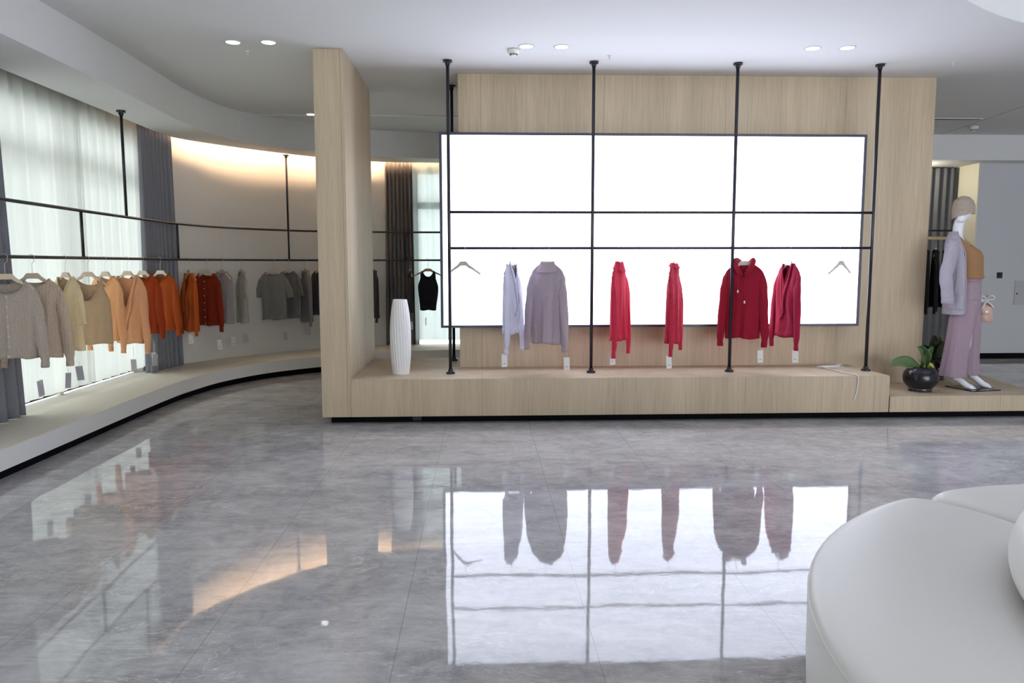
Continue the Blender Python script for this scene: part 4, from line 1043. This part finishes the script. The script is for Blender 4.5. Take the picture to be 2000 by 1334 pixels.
def ring(cx, f, z, a, b, n=48, wob=0, k=7, ph=0, ex=1.0):
    out = []
    for i in range(n):
        t = 2*PI*i/n; c, s_ = math.cos(t), math.sin(t)
        c = math.copysign(abs(c)**ex, c); s_ = math.copysign(abs(s_)**ex, s_)
        q = 1+wob*math.sin(k*t+ph)+wob*.5*math.sin((k*2+1)*t+ph*2)
        out.append(Vector((cx+a*c*q, -f+b*s_*q, z)))
    return out
def lerp_rings(keys, m_=6, **kw):
    C = crom([(0, 0, 0)]*0+[Vector((i, 0, 0)) for i in range(len(keys))], m_)
    out = []
    for p in C:
        i = min(int(p.x), len(keys)-2); t = p.x-i; A_, B_ = keys[i], keys[i+1]
        v = [a+(b-a)*(t*t*(3-2*t)*.4+t*.6) for a, b in zip(A_, B_)]
        out.append(ring(v[0], v[1], v[2], v[3], v[4], wob=(v[5] if len(v) > 5 else 0), **kw))
    return out
# beanie
bm = bmesh.new()
keys = [(-.004, -.044, 1.700, .089, .096, 0), (-.004, -.046, 1.735, .092, .098, 0), (0, -.047, 1.79, .091, .096, 0), (0, -.050, 1.84, .076, .080, 0), (0, -.052, 1.872, .045, .048, 0), (0, -.052, 1.884, .010, .011, 0)]
rings = lerp_rings(keys, 6)
for i, r in enumerate(rings[:4]):
    for p in r: p.z -= .0+.03*(p.y-.07 > 0)*(p.y-.07)/.1
# the brim hides the face down to the chin and dips at the nape
for i, r in enumerate(rings):
    for p in r:
        d = max(0, 1-i/10); p.z += d*(.010 if p.y < 0 else -.02*(min(p.y, .17)/.17))
loft(bm, rings, cap0=False, cap1=True)
o = obj('beanie', bm, M['beanie'], mq, True); sd = o.modifiers.new('smooth_cloth', 'SUBSURF'); sd.levels = 1; sd.render_levels = 2; md = o.modifiers.new('cloth_thickness', 'SOLIDIFY'); md.thickness = .004; md.offset = 1
# caramel top
bm = bmesh.new(); n = 48; rows = []
prof = [(1.085, .040, .148, .112), (1.105, .040, .153, .118), (1.14, .038, .152, .116), (1.22, .028, .152, .122), (1.30, .010, .158, .132), (1.36, -.012, .160, .125), (1.42, -.045, .155, .100), (1.475, -.075, .135, .075), (1.515, -.090, .110, .060)]
for j, (z, f, a, b_) in enumerate(prof):
    r = ring(0, f, z, a, b_, n, wob=.010 if j < 4 else .003, k=5, ph=1)
    for p in r:
        fr = max(0, -(p.y+f)/b_)
        if j >= 6:                              # V neckline: front centre stays low
            dipx = max(0, 1-abs(p.x)/.11); p.z -= fr*dipx*(.06, .15, .205)[j-6]
            p.y -= fr*dipx*(.0, .025, .035)[j-6]
        bust = math.exp(-((z-1.335)/.05)**2)*fr*.022*math.exp(-((abs(p.x)-.075)/.045)**2); p.y -= bust
    rows.append(r)
loft(bm, rows, cap0=False, cap1=False); tp = obj('top', bm, M['caramel'], mq, True); sd = tp.modifiers.new('smooth_cloth', 'SUBSURF'); sd.levels = 1; sd.render_levels = 2; md = tp.modifiers.new('cloth_thickness', 'SOLIDIFY'); md.thickness = .004
bm = bmesh.new(); loft(bm, [ring(0, .040, z, a, b_, n, wob=.01, k=5, ph=1) for z, a, b_ in ((1.083, .150, .114), (1.084, .156, .121), (1.095, .158, .123), (1.112, .157, .121), (1.118, .152, .117))], cap0=False, cap1=False)
obj('hem_rib', bm, M['caramel'], tp, True)
# trousers: hips and two very wide legs
bm = bmesh.new()
loft(bm, lerp_rings([(0, .035, 1.10, .128, .096, .0), (0, .03, 1.02, .150, .112, .008), (0, .02, .90, .172, .125, .012), (0, .02, .80, .178, .128, .012)], 5, k=9), cap0=False, cap1=False)
for s in (-1, 1):
    st = 0 if s < 0 else .085
    loft(bm, lerp_rings([(s*.080, .02, .88, .095, .118, .008), (s*.092, .010+st*.3, .72, .094, .112, .02), (s*.108, -.01+st*.6, .50, .098, .108, .04), (s*.118, -.03+st*.8, .30, .105, .110, .055), (s*.124, -.045+st, .125, .116, .118, .07)], 7, n=60, k=5, ph=s*1.2), cap0=False, cap1=False)
tr_ = obj('trousers', bm, M['pinklilac'], mq, True); md = tr_.modifiers.new('cloth_thickness', 'SOLIDIFY'); md.thickness = .004
bm = bmesh.new(); loft(bm, [ring(0, .035, z, a, b_, 40) for z, a, b_ in ((1.055, .146, .108), (1.056, .150, .112), (1.092, .140, .104), (1.094, .132, .099))], cap0=False, cap1=False); obj('waistband', bm, M['pinklilac'], tr_, True)
# open cardigan: coat body from the right front edge round the back to the left front edge
bm = bmesh.new(); rows = []; m_ = 54
keys = [(.735, -.005, .205, .165), (.76, -.005, .208, .168), (.90, -.005, .205, .165), (1.05, -.01, .195, .155), (1.20, -.025, .190, .150), (1.33, -.04, .188, .145), (1.42, -.07, .185, .118), (1.475, -.085, .165, .088), (1.51, -.095, .125, .066), (1.535, -.10, .085, .055)]
for j, (z, f, a, b_) in enumerate(keys):
    g0 = R(70+8*min(1, max(0, (1.5-z)/.5))); g1 = R(62 if z > 1.4 else 62)
    row = []
    for i in range(m_+1):
        t = g0+(2*PI-g0-g1)*i/m_               # measured from front, going over her right side
        x = -a*math.sin(t); y = -b_*math.cos(t)
        wv = 1+.022*math.sin(t*6+z*3)*(1.5-z)
        row.append(Vector((x*wv, y*wv-f, z)))
    rows.append(row)
loft(bm, rows, closed=False, cap0=False, cap1=False)
cd = obj('cardigan', bm, M['cardigan'], mq, True); sd = cd.modifiers.new('smooth_cloth', 'SUBSURF'); sd.levels = 1; sd.render_levels = 2; md = cd.modifiers.new('cloth_thickness', 'SOLIDIFY'); md.thickness = .007; md.offset = 1
bm = bmesh.new(); tube(bm, [r[0]+Vector((.004, -.006, 0)) for r in rows], .011, 8, flat=.6); tube(bm, [r[-1]+Vector((-.004, -.006, 0)) for r in rows], .011, 8, flat=.6)
tube(bm, [rows[-1][i] for i in range(m_+1)], .011, 8, flat=.7); obj('front_band', bm, M['cardigan'], cd, True)
bm = bmesh.new(); rr = []                       # patch pocket on the right front
for z in (.79, .80, .93, .935):
    a, b_ = .208, .168; row = []
    for i in range(11):
        t = R(80+50*i/10); o_ = .016 if 0 < i < 10 else .006
        row.append(Vector((-(a+o_)*math.sin(t), -(b_+o_)*math.cos(t)+.005, z)))
    rr.append(row)
loft(bm, rr, closed=False, cap0=False, cap1=False); pk = obj('pocket', bm, M['cardigan'], cd, True); md = pk.modifiers.new('cloth_thickness', 'SOLIDIFY'); md.thickness = .006
bm = bmesh.new(); tube(bm, [p+Vector((0, 0, .001)) for p in rr[-1]], .005, 6); obj('pocket_edge', bm, M['cardigan'], cd, True)
for s, C_ in ((-1, [(-.135, -.088, 1.475, .030), (-.180, -.095, 1.44, .052), (-.225, -.108, 1.30, .060), (-.258, -.128, 1.12, .058), (-.275, -.115, .97, .054), (-.285, -.10, .85, .050)]),
              (1, [(.135, -.088, 1.475, .030), (.185, -.088, 1.44, .060), (.232, -.075, 1.30, .066), (.262, -.035, 1.15, .062), (.280, .025, 1.03, .056), (.286, .05, .975, .052)])):
    bm = bmesh.new(); C = crom([c[:3] for c in C_], 6); nn = len(C); rows2 = []
    for i, c in enumerate(C):
        f = i/(nn-1)*(len(C_)-1); k = min(int(f), len(C_)-2); r = C_[k][3]+(C_[k+1][3]-C_[k][3])*(f-k)
        c = Vector((c.x, -c.y, c.z)); row = []
        for q in range(20):
            a = 2*PI*q/20; wv = 1+.05*math.sin(3*a+i*.5)+.03*math.sin(i*1.3)
            row.append(c+Vector((math.cos(a)*r*wv*.9, math.sin(a)*r*wv, .25*math.cos(a)*r*(-s)*min(1, i/6)*.5)))
        rows2.append(row)
    cen = sum(rows2[-1], Vector())/20
    loft(bm, rows2+[[p.lerp(cen, .15) for p in rows2[-1]], [p.lerp(cen, .25)+Vector((0, 0, .05)) for p in rows2[-1]]], cap0=True, cap1=False)
    so_ = obj('sleeve', bm, M['cardigan'], cd, True)
    bm = bmesh.new(); loft(bm, [[cen+(p-cen)*k_+Vector((0, 0, dz)) for p in rows2[-1]] for k_, dz in ((.99, .06), (1.06, .055), (1.07, .03), (1.06, .002), (.95, 0))], cap0=False, cap1=False); obj('cuff', bm, M['cardigan'], so_, True)
# glass foot plate
bm = bmesh.new()
pl_ = [(4.651, 7.257), (4.72, 6.93), (5.046, 6.993), (4.98, 7.32)]
inv = Matrix.Translation((4.755, 7.20, TL)) @ Matrix.Rotation(ANG, 4, 'Z'); inv.invert()
pl2 = [inv @ Vector((x, y, TL)) for x, y in pl_]
loft(bm, [[Vector((p.x, p.y, z)) for p in pl2] for z in (.0005, .008)]); obj('glass_base', bm, M['plate'], mq)

# handbag held in her left hand
hb = empty('handbag', (5.085, 7.36, 1.055)); hb.scale = (1.18, 1.18, 1.05); hb.rotation_euler = (0, 0, R(-18)); tag(hb, 'small blush pink handbag with a white silk scarf in the mannequin\'s far hand', 'handbag')
bm = bmesh.new(); h = -.185
loft(bm, [[Vector((sx*(wd), sy_*dp_, z)) for sx, sy_ in ((-1, -1), (1, -1), (1, 1), (-1, 1))] for z, wd, dp_ in ((h, .048, .034), (h+.006, .056, .040), (h+.06, .056, .038), (h+.15, .046, .026), (h+.18, .040, .016))])
bmesh.ops.bevel(bm, geom=list(bm.edges), offset=.005, segments=2, affect='EDGES'); obj('bag_body', bm, M['bagpink'], hb, True)
bm = bmesh.new(); loft(bm, [[Vector((x, -dp_, z)) for x in (-wd, -wd*.4, wd*.4, wd)] for z, wd, dp_ in ((h+.178, .040, .018), (h+.14, .044, .034), (h+.09, .036, .043), (h+.078, .024, .044))], closed=False, cap0=False, cap1=False)
f_ = obj('flap', bm, M['bagpink'], hb, True); md = f_.modifiers.new('leather_thickness', 'SOLIDIFY'); md.thickness = .003
bm = bmesh.new(); lathe(bm, [(0, 0), (.008, 0), (.007, .004), (0, .005)], (0, 0, 0), 16); bmesh.ops.transform(bm, matrix=Matrix.Translation((0, -.047, h+.10)) @ Matrix.Rotation(R(90), 4, 'X'), verts=bm.verts); obj('clasp', bm, M['chrome'], hb)
bm = bmesh.new(); tube(bm, crom([(-.036, 0, h+.16), (-.034, 0, h+.22), (0, 0, h+.262), (.034, 0, h+.22), (.036, 0, h+.16)], 6), .0045, 8); obj('handle', bm, M['bagpink'], hb, True)
bm = bmesh.new(); tube(bm, crom([(-.045, -.01, h+.15), (-.05, -.045, h+.08), (-.046, -.046, h+.02)], 6), .004, 8, flat=.5); obj('strap', bm, M['bagpink'], hb, True)
bm = bmesh.new()
for pts in ([(0, -.01, .03), (-.03, -.03, .065), (-.045, -.02, .03), (0, -.01, .02)], [(0, -.01, .03), (.035, -.03, .07), (.055, -.02, .045), (0, -.01, .02)], [(0, -.02, .02), (.03, -.035, -.01), (.06, -.03, -.045)], [(0, -.02, .02), (-.02, -.03, -.02), (-.035, -.03, -.06)]):
    C = crom(pts, 7); tube(bm, C, [.007+.009*math.sin(PI*k/(len(C)-1)) for k in range(len(C))], 8, flat=.45)
obj('silk_scarf', bm, M['scarf'], hb, True)
